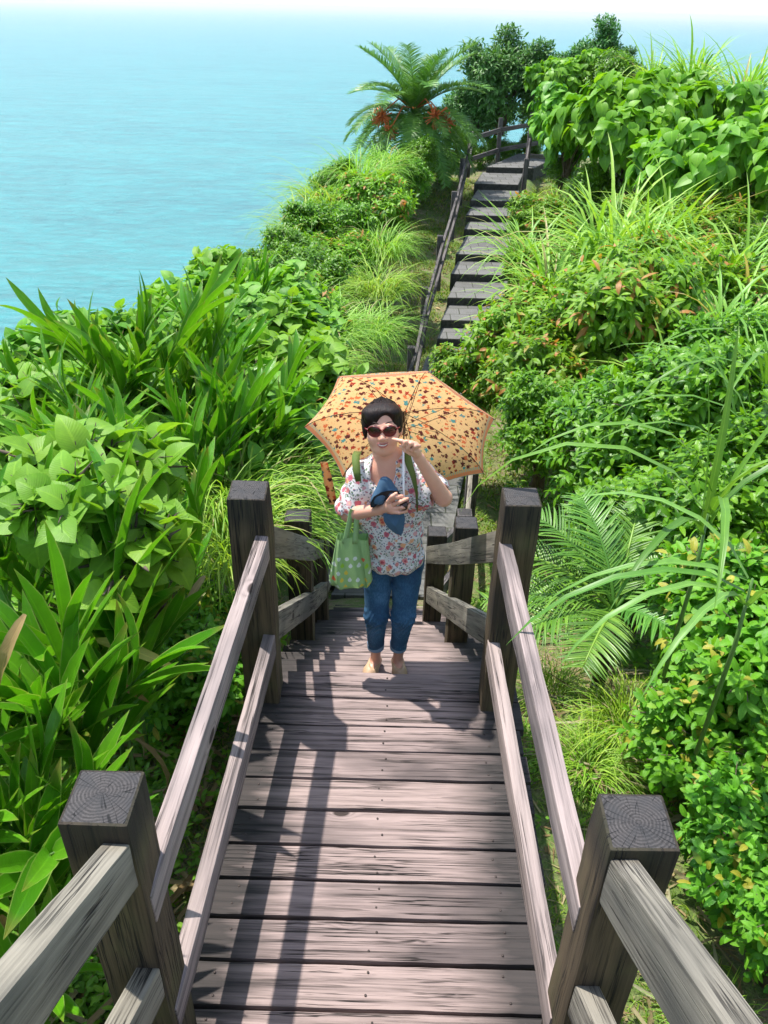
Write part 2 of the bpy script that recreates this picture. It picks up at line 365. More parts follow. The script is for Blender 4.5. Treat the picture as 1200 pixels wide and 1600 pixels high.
# ------------------------------------------------------------------ railings
PS = 0.15
def post(parent, x, yf, ztop, zbot, s=PS, mat=None, lean=0.0, **k):
    """square post, front face at yf; local X runs up the post"""
    yc = yf + s / 2
    return beam('post', (x, yc, zbot), (x + lean, yc, ztop), s, s, [mat or M['post'], M['end']], parent, up=(0, 1, 0), segs=14, jit=0.005, bev=0.008, **k)
def at(px, py, D): return P(px, py, D)
def rail(parent, pts, w, h, mat, ends=True):
    """one board swept through several points (top-centre line), built in its own local frame"""
    pts = [Vector(p) - Vector((0, 0, h / 2)) for p in pts]
    if len(pts) == 2: return beam('rail', pts[0], pts[1], w, h, [mat, M['end']], parent, jit=0.0022, bev=0.005)
    mw = frame_mat(pts[0], pts[-1]); inv = mw.inverted(); L = [inv @ p for p in pts]
    xs = [p.x for p in L]; fine = np.linspace(xs[0], xs[-1], 22); yy = np.interp(fine, xs, [p.y for p in L]); zz = np.interp(fine, xs, [p.z for p in L])
    for _ in range(2): zz[1:-1] = (zz[:-2] + zz[1:-1] * 2 + zz[2:]) / 4; yy[1:-1] = (yy[:-2] + yy[1:-1] * 2 + yy[2:]) / 4
    me = beam_mesh('rail', xs[-1] - xs[0], w, h, 24, 0.002, 0.005, int(abs(xs[0]) * 100))
    xm = (xs[0] + xs[-1]) / 2
    for v in me.vertices:
        x = v.co.x + xm; v.co.y += float(np.interp(x, fine, yy)); v.co.z += float(np.interp(x, fine, zz)); v.co.x = x
    return link('rail', me, [mat, M['end']], parent, mw=mw)

# corners read off the photo: (px of the two front top corners, py, distance, width)
def post_from(parent, pl, pr, py, D, zbot, mat=None, s=None, **k):
    a, b = P(pl, py, D), P(pr, py, D); s = s or (b.x - a.x); c = (a + b) / 2
    return post(parent, c.x, D, c.z, zbot, s, mat, **k), c, s
Lr = empty('handrail', (-0.6, 2.9, -0.4), label='wooden handrail on the left side of the boardwalk, behind the ginger leaves', cat='handrail')
Rr = empty('handrail', (0.6, 2.9, -0.4), label='wooden handrail on the right side of the boardwalk, beside the palm', cat='handrail')
_, nl, s1 = post_from(Lr, 89, 198, 1291, 1.13, -0.55)
_, nr, s2 = post_from(Rr, 954, 1065, 1330, 1.085, -0.55)
_, ml, s3 = post_from(Lr, 352, 414, 781, 2.72, -0.62)
_, mr, s4 = post_from(Rr, 789, 848, 791, 2.70, -0.62)
_, l2, s5 = post_from(Lr, 444, 483, 815, 3.98, -1.5)
_, r2, s6 = post_from(Rr, 712, 748, 826, 3.98, -1.5)
_, l3, s7 = post_from(Lr, 482, 505, 826, 5.2, -2.4, s=.15)
_, r3, s8 = post_from(Rr, 671, 697, 838, 5.2, -2.4, s=.15)
l4 = P(523, 796, 7.45); post(Lr, l4.x, 7.45, l4.z, -3.0, 0.14, M['darkwood'])
r4 = P(741, 722, 8.4); post(Rr, r4.x, 8.4, r4.z, -3.05, 0.14, M['darkwood'])
r35 = P(727, 806, 6.6); post(Rr, r35.x, 6.6, r35.z, -2.8, 0.14, M['darkwood'])
RW, RH = 0.052, 0.115
for (root, a, b, sgn, sa, sb) in ((Lr, nl, ml, 1, s1, s3), (Rr, nr, mr, -1, s2, s4)):
    xa = a.x + sgn * (sa / 2 - RW / 2 + .004); xb = b.x + sgn * (sb / 2 - RW / 2 + .004)
    rail(root, [(xa, 1.16, 0.93), (xb, 2.72, 0.96)], RW, RH, M['rail'])
    rail(root, [(xa, 1.16, 0.39), (xb, 2.72, 0.43)], RW, RH, M['rail'])
    # the near rails climb with the steps towards the camera
    xo = a.x + sgn * (sa / 2 - .035)
    rail(root, [(xo, 1.20, a.z - 0.12), (xo, -0.25, a.z - 0.12 + 1.45 * 0.66)], 0.06, 0.135, M['railgrey'])
    rail(root, [(xo, 1.20, a.z - 0.64), (xo, -0.25, a.z - 0.64 + 1.45 * 0.66)], 0.06, 0.12, M['railgrey'])
# inner edges of the posts down the steps
def inner(px, py, D): return P(px, py, D)
tl = [P(416, 824, 2.80), P(485, 845, 3.98), P(504, 846, 5.25)]; tr = [P(784, 832, 2.80), P(708, 851, 3.98), P(669, 856, 5.25)]
bl = [P(426, 962, 2.80), P(487, 928, 3.98), P(509, 911, 5.25)]; br = [P(769, 972, 2.80), P(702, 936, 3.98), P(668, 918, 5.25)]
for pts, root, sg in ((tl, Lr, -1), (bl, Lr, -1), (tr, Rr, 1), (br, Rr, 1)):
    rail(root, [p + Vector((sg * 0.012, 0, 0)) for p in pts], 0.05, 0.135, M['railgrey'])
rail(Lr, [l3 + Vector((.05, .1, -.10)), l4 + Vector((.04, 0, -.10))], 0.05, 0.12, M['railgrey']); rail(Lr, [l3 + Vector((.05, .1, -.58)), l4 + Vector((.04, 0, -.58))], 0.05, 0.12, M['railgrey'])
for dz in (-.08, -.56):
    rail(Rr, [r3 + Vector((.05, .08, dz)), r35 + Vector((-.03, 0.0, dz))], 0.05, 0.12, M['darkwood'])
    rail(Rr, [r35 + Vector((.03, .07, dz)), r4 + Vector((-.03, 0, dz))], 0.05, 0.12, M['railgrey'])

# ------------------------------------------------------------------ stone path and stone steps
def stone():
    m = NT('stone_paving'); p = m.coord()
    br_ = m.n('TexBrick', {'Vector': p, 'Scale': 1.0, 'Mortar Size': 0.012, 'Brick Width': 0.42, 'Row Height': 0.40, 'Mortar Smooth': 0.2,
              'Color1': (0.15, 0.15, 0.145, 1), 'Color2': (0.10, 0.10, 0.097, 1), 'Mortar': (0.045, 0.05, 0.035, 1)}, offset=0.5)
    n1 = m.noise(p, 3.0, 6, 0.7); n2 = m.noise(p, 70.0, 4, 0.7)
    c = m.mix(m.mapr(n2, 0.3, 0.7, 0, 1), m.mix(1.0, br_.outputs[0], (0.75, 0.75, 0.75), 'MULTIPLY'), m.mix(1.0, br_.outputs[0], (1.25, 1.22, 1.2), 'MULTIPLY'))
    c = m.mix(m.mapr(n1, 0.5, 0.72, 0, 0.75), c, (0.075, 0.078, 0.06))
    m.set(m.b.inputs['Base Color'], c); m.b.inputs['Roughness'].default_value = 0.85
    m.bump(m.math('SUBTRACT', n2, m.math('MULTIPLY', br_.outputs[1], 1.5)), 0.5, 0.006); return m.m
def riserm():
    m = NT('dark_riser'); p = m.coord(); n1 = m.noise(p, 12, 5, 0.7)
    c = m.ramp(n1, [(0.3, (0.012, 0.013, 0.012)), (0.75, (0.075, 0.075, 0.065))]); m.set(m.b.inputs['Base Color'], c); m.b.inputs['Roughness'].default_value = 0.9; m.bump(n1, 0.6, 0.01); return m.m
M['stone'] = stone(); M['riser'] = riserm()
# flat path from the boardwalk to the first stone step
pv = []; ysp = np.linspace(7.1, 15.2, 34)
for y in ysp:
    xc = float(lerp_tab(y, PATHX)); z = float(lerp_tab(y, PATHZ)) + 0.035
    dxy = float(lerp_tab(y + .3, PATHX) - lerp_tab(y - .3, PATHX)) / .6; wv = 0.60 * math.sqrt(1 + dxy * dxy)
    pv.append([(xc - wv, y, z - .25), (xc - wv, y, z), (xc + wv, y, z), (xc + wv, y, z - .25)])
Vp = [v for r_ in pv for v in r_]; Fp = [(i * 4 + j, i * 4 + j + 1, (i + 1) * 4 + j + 1, (i + 1) * 4 + j) for i in range(len(pv) - 1) for j in range(3)]
Fp.append((0, 3, 2, 1))
link('stone_path', pymesh('stone_path', Vp, [f[::-1] for f in Fp]), M['stone'], kind='structure')
ss = empty('stone_stairs', (1.3, 14.6, -3.2), label='grey stone-paved stairs with dark risers climbing between the bushes', cat='stairs')
yrow = [583, 529, 500, 465, 428, 397, 358, 336, 313, 287, 261]; xl = [668, 683, 689, 699, 704, 712, 725, 728, 735, 741, 760]; SDZ = []
for i, yy_ in enumerate(yrow):
    z = -3.2 + 0.165 * (i + 1); p = P(xl[i], yy_, z=z); SDZ.append((p.y, p.x, z))
for i, (y, x, z) in enumerate(SDZ):
    y1 = SDZ[i + 1][0] + 0.12 if i + 1 < len(SDZ) else y + 3.0
    W = [1.35, 1.2, 1.2, 1.2, 1.2, 1.2, 1.2, 1.2, 1.25, 1.3, 1.5][i]
    sl_ = 0.21; xr_ = x + W
    dep = 0.40; yb = y1
    s = sl_ * (yb - y)
    if i == len(SDZ) - 1: s = 1.4
    vs = [(x, y, z - dep), (xr_, y, z - dep), (xr_ + s, yb, z - dep), (x + s, yb, z - dep), (x, y, z), (xr_, y, z), (xr_ + s, yb, z), (x + s, yb, z)]
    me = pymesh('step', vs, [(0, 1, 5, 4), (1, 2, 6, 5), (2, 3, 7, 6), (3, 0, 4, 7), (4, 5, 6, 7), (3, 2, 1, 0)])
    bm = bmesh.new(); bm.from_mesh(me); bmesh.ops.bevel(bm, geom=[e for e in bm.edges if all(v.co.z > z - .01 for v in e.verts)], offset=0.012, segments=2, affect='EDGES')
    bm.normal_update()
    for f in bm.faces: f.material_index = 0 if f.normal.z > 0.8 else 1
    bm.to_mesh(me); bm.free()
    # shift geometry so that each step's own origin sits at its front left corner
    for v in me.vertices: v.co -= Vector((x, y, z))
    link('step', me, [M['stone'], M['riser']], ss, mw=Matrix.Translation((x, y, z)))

# dark fence beside the stone steps
sf = empty('wooden_fence', (1, 13, -3.2), label='dark weathered two-rail fence climbing beside the stone stairs', cat='fence')
FP = []
def fpost(px, py, D, h=1.25, s=0.13, par=None):
    t = P(px, py, D); beam('post', (t.x, D, t.z - h), (t.x, D, t.z), s, s, [M['darkwood'], M['end']], par or sf, up=(0, 1, 0), segs=6); return t
fp = [fpost(*a) for a in ((600, 662, 10.6), (643, 542, 13.2), (664, 449, 16.0), (688, 368, 18.6), (710, 299, 21.6), (723, 248, 24.5), (736, 197, 27.6, 1.5))]
for a, b in zip(fp[:-1], fp[1:]):
    for dz in (-.12, -.58):
        rail(sf, [a + Vector((.075, 0, dz)), b + Vector((.075, 0, dz))], 0.055, 0.11, M['darkwood'])
tf = empty('wooden_fence', (3.9, 28, -1.6), label='dark two-rail fence crossing behind the top landing of the stone stairs', cat='fence')
f2 = [fp[-1] + Vector((.1, .1, 0))] + [fpost(*a, par=tf) for a in ((783, 184, 28.6, 1.4), (832, 176, 29.2, 1.4), (880, 168, 30))]
for a, b in zip(f2[:-1], f2[1:]):
    for dz in (-.28, -.88): rail(tf, [a + Vector((0, -.08, dz)), b + Vector((0, -.08, dz))], 0.055, 0.13, M['darkwood'])
rf = empty('wooden_fence', (4.6, 26, -1.9), label='short dark fence at the right end of the top landing, by the broad-leaved tree', cat='fence')
g = [fpost(*a, par=rf) for a in ((829, 203, 27.6, 1.2), (823, 248, 25.6, 1.0))]
g2 = P(905, 238, 28.5)
rail(rf, [g[0] + Vector((0, 0, -.2)), g[1] + Vector((0, 0, -.1))], .055, .11, M['darkwood']); rail(rf, [g[0] + Vector((0, 0, -.68)), g2 + Vector((0, 0, -.2))], .055, .12, M['darkwood'])
beam('post', (g2.x, g2.y, g2.z - 1.0), (g2.x, g2.y, g2.z + .2), .13, .13, [M['darkwood'], M['end']], rf, up=(0, 1, 0), segs=6)
# ------------------------------------------------------------------ foliage
def norm(a): return a / np.maximum(np.linalg.norm(a, axis=-1, keepdims=True), 1e-9)
# leaf outlines: rows of (t along, half width)
SH = {
 'lance': ([0, .22, .5, .78, 1.0], [.06, .40, .5, .30, .02]),
 'oval': ([0, .2, .5, .8, 1.0], [.10, .42, .5, .34, .04]),
 'heart': ([-.12, -.03, .10, .26, .44, .64, .84, 1.0], [.18, .38, .48, .50, .43, .30, .14, .01]),
 'blade': ([0, .12, .3, .5, .7, .86, 1.0], [.16, .38, .5, .5, .42, .24, .01]),
 'grass': ([0, .18, .36, .54, .72, .87, 1.0], [.36, .5, .5, .44, .34, .2, .01]),
 'tuft': ([0, .4, .75, 1.0], [.5, .42, .26, .02]),
 'leaflet': ([0, .5, 1.0], [.3, .5, .03]),
}
def leaves(pos, d, up, L, W, shape='lance', bend=0.6, fold=0.25, rnd=None, rng=None, wavy=0.0):
    """arrays of leaves -> V, Q, uv, rnd. d: growth direction, up: leaf's upper side"""
    ts, ws = map(np.array, SH[shape]); n = len(pos); k = len(ts)
    pos = np.asarray(pos, float); d = norm(np.asarray(d, float)); up = np.asarray(up, float)
    up = norm(up - d * np.sum(up * d, -1, keepdims=True)); side = np.cross(d, up)
    L = np.broadcast_to(L, (n,)).astype(float); W = np.broadcast_to(W, (n,)).astype(float)
    b = np.broadcast_to(bend, (n,)).astype(float); b = np.where(np.abs(b) < 1e-3, 1e-3, b)
    th = b[:, None] * ts[None, :]
    a1 = (np.sin(th) / b[:, None]) * L[:, None]; a2 = -(1 - np.cos(th)) / b[:, None] * L[:, None]
    c = pos[:, None, :] + a1[..., None] * d[:, None, :] + a2[..., None] * up[:, None, :]
    nrm = np.sin(th)[..., None] * d[:, None, :] + np.cos(th)[..., None] * up[:, None, :]
    hw = ws[None, :] * W[:, None]
    f = fold
    V = np.empty((n, k, 3, 3))
    wob = 0
    if wavy and rng is not None: wob = rng.normal(0, wavy, (n, k, 1)) * hw[..., None]
    V[:, :, 0] = c - side[:, None] * hw[..., None] + nrm * (hw[..., None] * f + wob)
    V[:, :, 1] = c
    V[:, :, 2] = c + side[:, None] * hw[..., None] + nrm * (hw[..., None] * f - wob)
    idx = np.arange(n * k * 3).reshape(n, k, 3)
    q1 = np.stack([idx[:, :-1, 0], idx[:, :-1, 1], idx[:, 1:, 1], idx[:, 1:, 0]], -1)
    q2 = np.stack([idx[:, :-1, 1], idx[:, :-1, 2], idx[:, 1:, 2], idx[:, 1:, 1]], -1)
    Q = np.concatenate([q1.reshape(-1, 4), q2.reshape(-1, 4)])
    uv = np.empty((n, k, 3, 2)); uv[..., 0] = np.array([0, .5, 1])[None, None, :]; uv[..., 1] = np.clip(ts, 0, 1)[None, :, None]
    if rnd is None: rnd = np.random.default_rng(1).random(n)
    rr_ = np.broadcast_to(np.asarray(rnd)[:, None, None], (n, k, 3))
    return V.reshape(-1, 3), Q, uv.reshape(-1, 2), rr_.reshape(-1)

class Leafy:
    def __init__(s): s.V = []; s.Q = []; s.U = []; s.R = []; s.o = 0
    def add(s, r):
        V, Q, U, R_ = r; s.V.append(V); s.Q.append(Q + s.o); s.U.append(U); s.R.append(R_); s.o += len(V)
    def mesh(s, name): return npmesh(name, np.concatenate(s.V), np.concatenate(s.Q), True, {'rnd': np.concatenate(s.R)}, np.concatenate(s.U))

def leafmat(name, lo, mid, hi, special=None, sp=0.0, trans=0.38, rough=0.42, vein=0.5, edge=None, tcol=1.35, side_veins=14, brown=0.0):
    m = NT(name); at_ = m.n('Attribute', attribute_name='rnd').outputs['Fac']; rn = m.n('ObjectInfo').outputs['Random']
    uvn = m.n('UVMap').outputs[0]; s = m.n('SeparateXYZ', {0: uvn}); u = s.outputs[0]; v = s.outputs[1]
    f = m.math('FRACT', m.math('ADD', at_, m.math('MULTIPLY', rn, 0.37)))
    f = m.math('ADD', m.math('MULTIPLY', f, 0.8), m.math('MULTIPLY', rn, 0.2))
    c = m.ramp(f, [(0.0, lo), (0.45, mid), (1.0, hi)])
    c = m.mix(1.0, c, m.mix(rn, (1.18, 1.10, .75), (.74, 1.0, .95)), 'MULTIPLY')
    du = m.math('ABSOLUTE', m.math('SUBTRACT', u, 0.5))
    if special: c = m.mix(m.mapr(at_, 1 - sp - .02, 1 - sp + .02, 0, 1), c, special)
    if brown:
        c = m.mix(m.mapr(m.math('ADD', v, m.math('MULTIPLY', at_, .25)), 1.0, 1.15, 0, brown), c, (0.30, 0.17, 0.06))
    vcol = m.mix(1.0, c, (1.55, 1.4, 1.5), 'MULTIPLY')
    c = m.mix(m.mapr(du, 0.03, 0.06, vein, 0), c, vcol)
    if edge: c = m.mix(m.mapr(du, 0.44, 0.47, 0, 0.8), c, edge)
    sv = m.math('ABSOLUTE', m.math('SINE', m.math('MULTIPLY', m.math('SUBTRACT', v, m.math('MULTIPLY', du, 0.5)), side_veins * 3.14)))
    nz = m.noise(m.coord(), 30, 2)
    c = m.mix(m.mapr(nz, 0.3, 0.7, 0, 0.25), c, lo)
    m.set(m.b.inputs['Base Color'], c); m.b.inputs['Roughness'].default_value = rough; m.b.inputs['Specular IOR Level'].default_value = 0.4
    m.bump(m.math('ADD', m.math('MULTIPLY', sv, 0.5), m.math('MULTIPLY', m.mapr(du, 0, .06, 0, 1), .6)), 0.35, 0.003)
    tr = m.n('BsdfTranslucent', {'Color': m.mix(1.0, c, (tcol * 1.05, tcol, tcol * 0.45), 'MULTIPLY')})
    mx = m.n('MixShader', {0: trans, 1: m.b.outputs[0], 2: tr.outputs[0]}); m.t.links.new(mx.outputs[0], m.out.inputs[0]); return m.m

def g(*a): return a
M['leaf_shrub'] = leafmat('shrub_leaf', (0.048, 0.131, 0.007), (0.135, 0.298, 0.013), (0.317, 0.497, 0.025), special=(.50, .22, .06), sp=.225)
M['leaf_shrub2'] = leafmat('glossy_leaf', (0.035, 0.106, 0.007), (0.095, 0.248, 0.013), (0.238, 0.422, 0.021), rough=.3)
M['leaf_small'] = leafmat('small_oval_leaf', (.032, .125, .008), (.100, .290, .015), (.235, .47, .03), special=(.45, .42, .05), sp=.2)
M['leaf_dark'] = leafmat('dark_leaf', (0.032, 0.098, 0.023), (0.064, 0.180, 0.036), (0.136, 0.300, 0.065), trans=.25)
M['leaf_heart'] = leafmat('broad_leaf', (0.063, 0.199, 0.013), (0.135, 0.336, 0.020), (0.254, 0.472, 0.035), special=(.60, .36, .08), sp=.006, rough=.45)
M['leaf_vine'] = leafmat('vine_leaf', (0.069, 0.194, 0.015), (0.152, 0.335, 0.025), (0.262, 0.454, 0.049), rough=.5)
M['leaf_ginger'] = leafmat('ginger_leaf', (0.044, 0.162, 0.007), (0.095, 0.273, 0.009), (0.175, 0.397, 0.021), rough=.3, trans=.33, side_veins=40, edge=(.30, .42, .10), brown=.5)
M['leaf_grass'] = leafmat('tall_grass_blade', (0.128, 0.263, 0.033), (0.240, 0.425, 0.055), (0.450, 0.600, 0.143), special=(.50, .40, .20), sp=.05, trans=.35, vein=.8, side_veins=0)
M['leaf_reed'] = leafmat('reed_blade', (.05, .15, .02), (.11, .26, .04), (.20, .36, .09), special=(.50, .40, .20), sp=.04, trans=.3, vein=.9, side_veins=0)
M['leaf_finegrass'] = leafmat('fine_grass_blade', (0.120, 0.250, 0.022), (0.255, 0.438, 0.044), (0.480, 0.600, 0.110), special=(.46, .38, .18), sp=.06, trans=.4, vein=0, side_veins=0)
M['leaf_palm'] = leafmat('palm_leaflet', (0.053, 0.138, 0.022), (0.112, 0.250, 0.039), (0.210, 0.375, 0.066), rough=.35, trans=.2, side_veins=0)
M['leaf_dry'] = leafmat('dry_leaf', (.16, .085, .035), (.32, .20, .10), (.50, .38, .24), trans=.25, rough=.7)
M['leaf_yellow'] = leafmat('yellowed_leaf', (.40, .38, .06), (.50, .45, .10), (.62, .50, .16), trans=.35, brown=.9)
M['leaf_lawn'] = leafmat('lawn_blade', (0.072, 0.149, 0.009), (0.158, 0.286, 0.018), (0.333, 0.447, 0.035), special=(.38, .28, .14), sp=.16, trans=.35, vein=0, side_veins=0)
M['leaf_herb'] = leafmat('herb_leaf', (0.072, 0.187, 0.011), (0.143, 0.323, 0.018), (0.270, 0.447, 0.035), trans=.38)
def simple(name, col, rough=.7, col2=None, sc=20):
    m = NT(name); 
    if col2: m.set(m.b.inputs['Base Color'], m.mix(m.noise(m.coord(), sc, 4), col, col2))
    else: m.b.inputs['Base Color'].default_value = (*col, 1)
    m.b.inputs['Roughness'].default_value = rough; return m.m
M['bark'] = simple('bark', (.05, .035, .025), .9, (.16, .12, .085)); M['stalk'] = simple('green_stalk', (.07, .18, .03), .5, (.12, .22, .05)); M['fruit'] = simple('palm_fruit', (.50, .07, .02), .5, (.75, .22, .05), 60)

def lumps(rng, n, rad, flat=0.0):
    """lobe centres/radii making an uneven crown inside ellipsoid rad"""
    v = norm(rng.normal(size=(n, 3))); v[:, 2] = np.abs(v[:, 2]) * (1 - flat) if flat is not None else v[:, 2]
    c = v * rng.uniform(.35, .85, (n, 1)) * rad; r = rng.uniform(.22, .42, n) * min(rad[0], rad[1], rad[2] * 1.3)
    return c, r
def make_shrub(rng, rad, ntwig, per, L, W, shape='lance', mat='leaf_shrub', nl=16, droop=.5, twig=.16, base=0.35, whorl=False):
    """lobed crown of leafy twigs; origin at the ground, crown centre at base+"""
    rad = np.array(rad, float); lc, lr = lumps(rng, nl, rad * .9)
    lc = np.concatenate([lc, [[0, 0, 0]]]); lr = np.append(lr, min(rad) * .75)
    w = lr ** 2; pick = rng.choice(len(lr), ntwig, p=w / w.sum())
    dirn = norm(rng.normal(size=(ntwig, 3)) + np.array([0, -.15, .55])); dd = dirn * lr[pick][:, None] * rng.uniform(.72, 1.05, (ntwig, 1))
    tip = lc[pick] + dd
    out = norm(dirn + .35 * norm(tip) + np.array([0, 0, .25]))
    A = np.repeat(out, per, 0); j = np.tile(np.arange(per), ntwig); T = np.repeat(tip, per, 0)
    ang = j * 2.4 + np.repeat(rng.uniform(0, 6.3, ntwig), per)
    ref = norm(np.cross(A, rng.normal(size=(1, 3)) + np.array([[.3, .1, .8]]))); ref2 = np.cross(A, ref)
    rad_d = ref * np.cos(ang)[:, None] + ref2 * np.sin(ang)[:, None]
    tl = np.repeat(rng.uniform(.7, 1.3, ntwig) * twig, per)
    f = (j + .5) / per
    pos = T - A * (tl * (1 - f))[:, None] - np.array([0, 0, 1]) * (0.1 * tl * f)[:, None]
    sp = .95 - .5 * f if not whorl else np.full(len(f), .9)
    d = norm(A * (1 - sp[:, None] * .6) + rad_d * sp[:, None] + np.array([0, 0, -1]) * (droop * rng.uniform(.3, 1.1, (len(f), 1))))
    up = norm(A + np.array([0, 0, .9]) + rng.normal(0, .25, (len(f), 3)))
    n = len(f); base_r = np.repeat(rng.random(ntwig), per)
    rnd = np.clip(base_r * .45 + rng.random(n) * .35 + f * .2, 0, .999)
    lf = Leafy(); z0 = rad[2] * .55 + base
    pos = pos + np.array([0, 0, z0]); keep = pos[:, 2] > 0.03
    lf.add(leaves(pos[keep], d[keep], up[keep], (L * rng.uniform(.6, 1.15, n))[keep], (W * rng.uniform(.75, 1.15, n))[keep], shape, rng.uniform(.3, 1.1, n)[keep], .22, rnd[keep]))
    st = Multi()
    for c_, r_ in zip(lc[:nl], lr):
        m1 = c_ * .45 + np.array([0, 0, z0 * .75]) + rng.normal(0, .04, 3)
        st.tube([(rng.normal(0, .05), rng.normal(0, .05), -.1), tuple(m1 * [.5, .5, .55]), tuple(m1), tuple(c_ + [0, 0, z0]), tuple(c_ + [0, 0, z0] + norm(c_) * r_ * .8)], [.028, .02, .015, .009, .003], 5)
    for i in rng.choice(ntwig, min(ntwig, 140), replace=False):
        b_ = lc[pick[i]] * .8; st.tube([tuple(b_ + [0, 0, z0]), tuple((b_ + tip[i]) / 2 + [0, 0, z0 + .02]), tuple(tip[i] + [0, 0, z0])], [.006, .004, .002], 4)
    return lf.mesh('foliage'), st.mesh('stem'), M[mat]

def make_grass(rng, n, L, W, spread, bend=(1.0, 2.4), mat='leaf_grass', lean=.35, dry=0, tiers=1, hgt=0):
    """fountain of long arching blades"""
    a = rng.uniform(0, 2 * np.pi, n); r = spread * np.sqrt(rng.random(n))
    pos = np.stack([r * np.cos(a), r * np.sin(a), np.zeros(n) - .02], 1)
    if hgt: pos[:, 2] += rng.random(n) ** 1.2 * hgt
    a2 = a + rng.normal(0, .7, n); el = rng.uniform(.08, .5, n) + lean * rng.random(n)
    d = np.stack([np.cos(a2) * np.sin(el), np.sin(a2) * np.sin(el), np.cos(el)], 1)
    up = np.stack([-np.cos(a2) * np.cos(el), -np.sin(a2) * np.cos(el), np.sin(el)], 1)
    lf = Leafy(); lf.add(leaves(pos, d, up, L * rng.uniform(.45, 1.1, n), W * rng.uniform(.6, 1.1, n), 'grass', rng.uniform(*bend, n), .35, rng.random(n)))
    return lf.mesh('foliage'), M[mat]

def make_ginger(rng, ns, H, LL=.54, LW=.078, lean=.35, face=None):
    """arching canes with two ranks of broad blades -> (leaf mesh, cane mesh)"""
    lf = Leafy(); st = Multi(); dry = Leafy()
    for i in range(ns):
        a = rng.uniform(0, 6.28) if face is None else face + rng.normal(0, .8)
        h = H * rng.uniform(.65, 1.1); bx, by = rng.normal(0, .13, 2); ln = lean * rng.uniform(.3, 1.3)
        cz = [(bx + math.cos(a) * ln * h * t * t, by + math.sin(a) * ln * h * t * t, h * (t - .12 * t * t)) for t in np.linspace(0, 1, 7)]
        st.tube(cz, [.011, .011, .010, .009, .007, .006, .004], 5)
        nlv = int(11 * h / 1.3 + 3); pa = rng.uniform(0, 6.28)
        cza = np.array(cz); tt = np.linspace(.32, .99, nlv); P_ = np.stack([np.interp(tt, np.linspace(0, 1, 7), cza[:, q]) for q in range(3)], 1)
        tan = norm(np.gradient(P_, axis=0)); sgn = np.where(np.arange(nlv) % 2 == 0, 1, -1)
        hz = .6 * np.stack([np.cos(pa) * sgn, np.sin(pa) * sgn, np.zeros(nlv)], 1) + rng.normal(0, .22, (nlv, 3)) * [1, 1, .3]
        k = np.linspace(.85, .2, nlv)[:, None]
        d = norm(tan * .9 + hz * k); up = norm(tan * 1.0 - hz * .6 + np.array([0, 0, .3]))
        sz = np.sin(np.linspace(.5, 2.5, nlv)) * .35 + .72
        rnd = np.clip(rng.random(nlv) * .8 + .1, 0, .99)
        lf.add(leaves(P_, d, up, LL * sz * rng.uniform(.85, 1.15, nlv), LW * sz * rng.uniform(.85, 1.1, nlv), 'blade', rng.uniform(.05, .6, nlv), rng.uniform(.25, .5), rnd, rng, .05))
        if rng.random() < .5:
            q = P_[:1]; dry.add(leaves(q, np.array([[math.cos(pa), math.sin(pa), -.8]]), np.array([[0, 0, 1.]]), LL * .8, LW * .45, 'blade', 1.2, .8, rng.random(1), rng, .3))
    return lf.mesh('foliage'), st.mesh('stem'), (dry.mesh('dry_leaf') if dry.V else None)

def make_frond(rng, L=1.8, nl=46, LL=.42, LW=.022, el=.6, bend=1.3, vee=.5):
    """one pinnate frond growing along +X"""
    t = np.linspace(0, 1, 12); th = el - bend * t; dx = np.cos(th); dz = np.sin(th)
    X_ = np.concatenate([[0], np.cumsum((dx[1:] + dx[:-1]) / 2)]) * L / 11; Z_ = np.concatenate([[0], np.cumsum((dz[1:] + dz[:-1]) / 2)]) * L / 11
    st = Multi(); st.tube([(x, 0, z) for x, z in zip(X_, Z_)], list(np.linspace(.016, .004, 12)), 5)
    u = np.repeat(np.linspace(.14, 1, nl), 2); sg = np.tile([-1, 1], nl)
    p = np.stack([np.interp(u, t, X_), np.zeros(2 * nl), np.interp(u, t, Z_)], 1); tt = np.interp(u, t, th)
    T = np.stack([np.cos(tt), np.zeros(2 * nl), np.sin(tt)], 1); N = np.stack([-np.sin(tt), np.zeros(2 * nl), np.cos(tt)], 1)
    S_ = np.stack([np.zeros(2 * nl), sg, np.zeros(2 * nl)], 1)
    d = norm(T * .75 + S_ * 1.0 + N * vee + rng.normal(0, .08, (2 * nl, 3))); up = norm(N - S_ * vee * .8)
    ln = LL * (np.sin(np.clip(u * 3.0, 0, 3.1)) * .6 + .45) * rng.uniform(.9, 1.1, 2 * nl)
    return st, leaves(p, d, up, ln, LW, 'grass', rng.uniform(.3, .8, 2 * nl), .4, rng.random(2 * nl) * .9)
def frond_mesh(rng, **k):
    st, lv = make_frond(rng, **k); lf = Leafy(); lf.add(lv)
    V = np.array(st.V, float); Q = np.array(st.Q); lf.add((V, Q, np.full((len(V), 2), .5), np.full(len(V), .9)))
    return lf.mesh('frond')

def gz(x, y): return float(ground_z(x, y))
def plant(name, cat, label, x, y, parts, rz=0, sc=1.0, z=None, group=None):
    root = empty(name, (x, y, (gz(x, y) if z is None else z) - .02), rz, label=label, cat=cat, group=group); root.scale = (sc,) * 3
    for nm, me, mt in parts:
        if me is None: continue
        o = bpy.data.objects.new(nm, me); COL.objects.link(o); o.parent = root
        if not me.materials: me.materials.append(mt)
    return root
rg = np.random.default_rng(7)
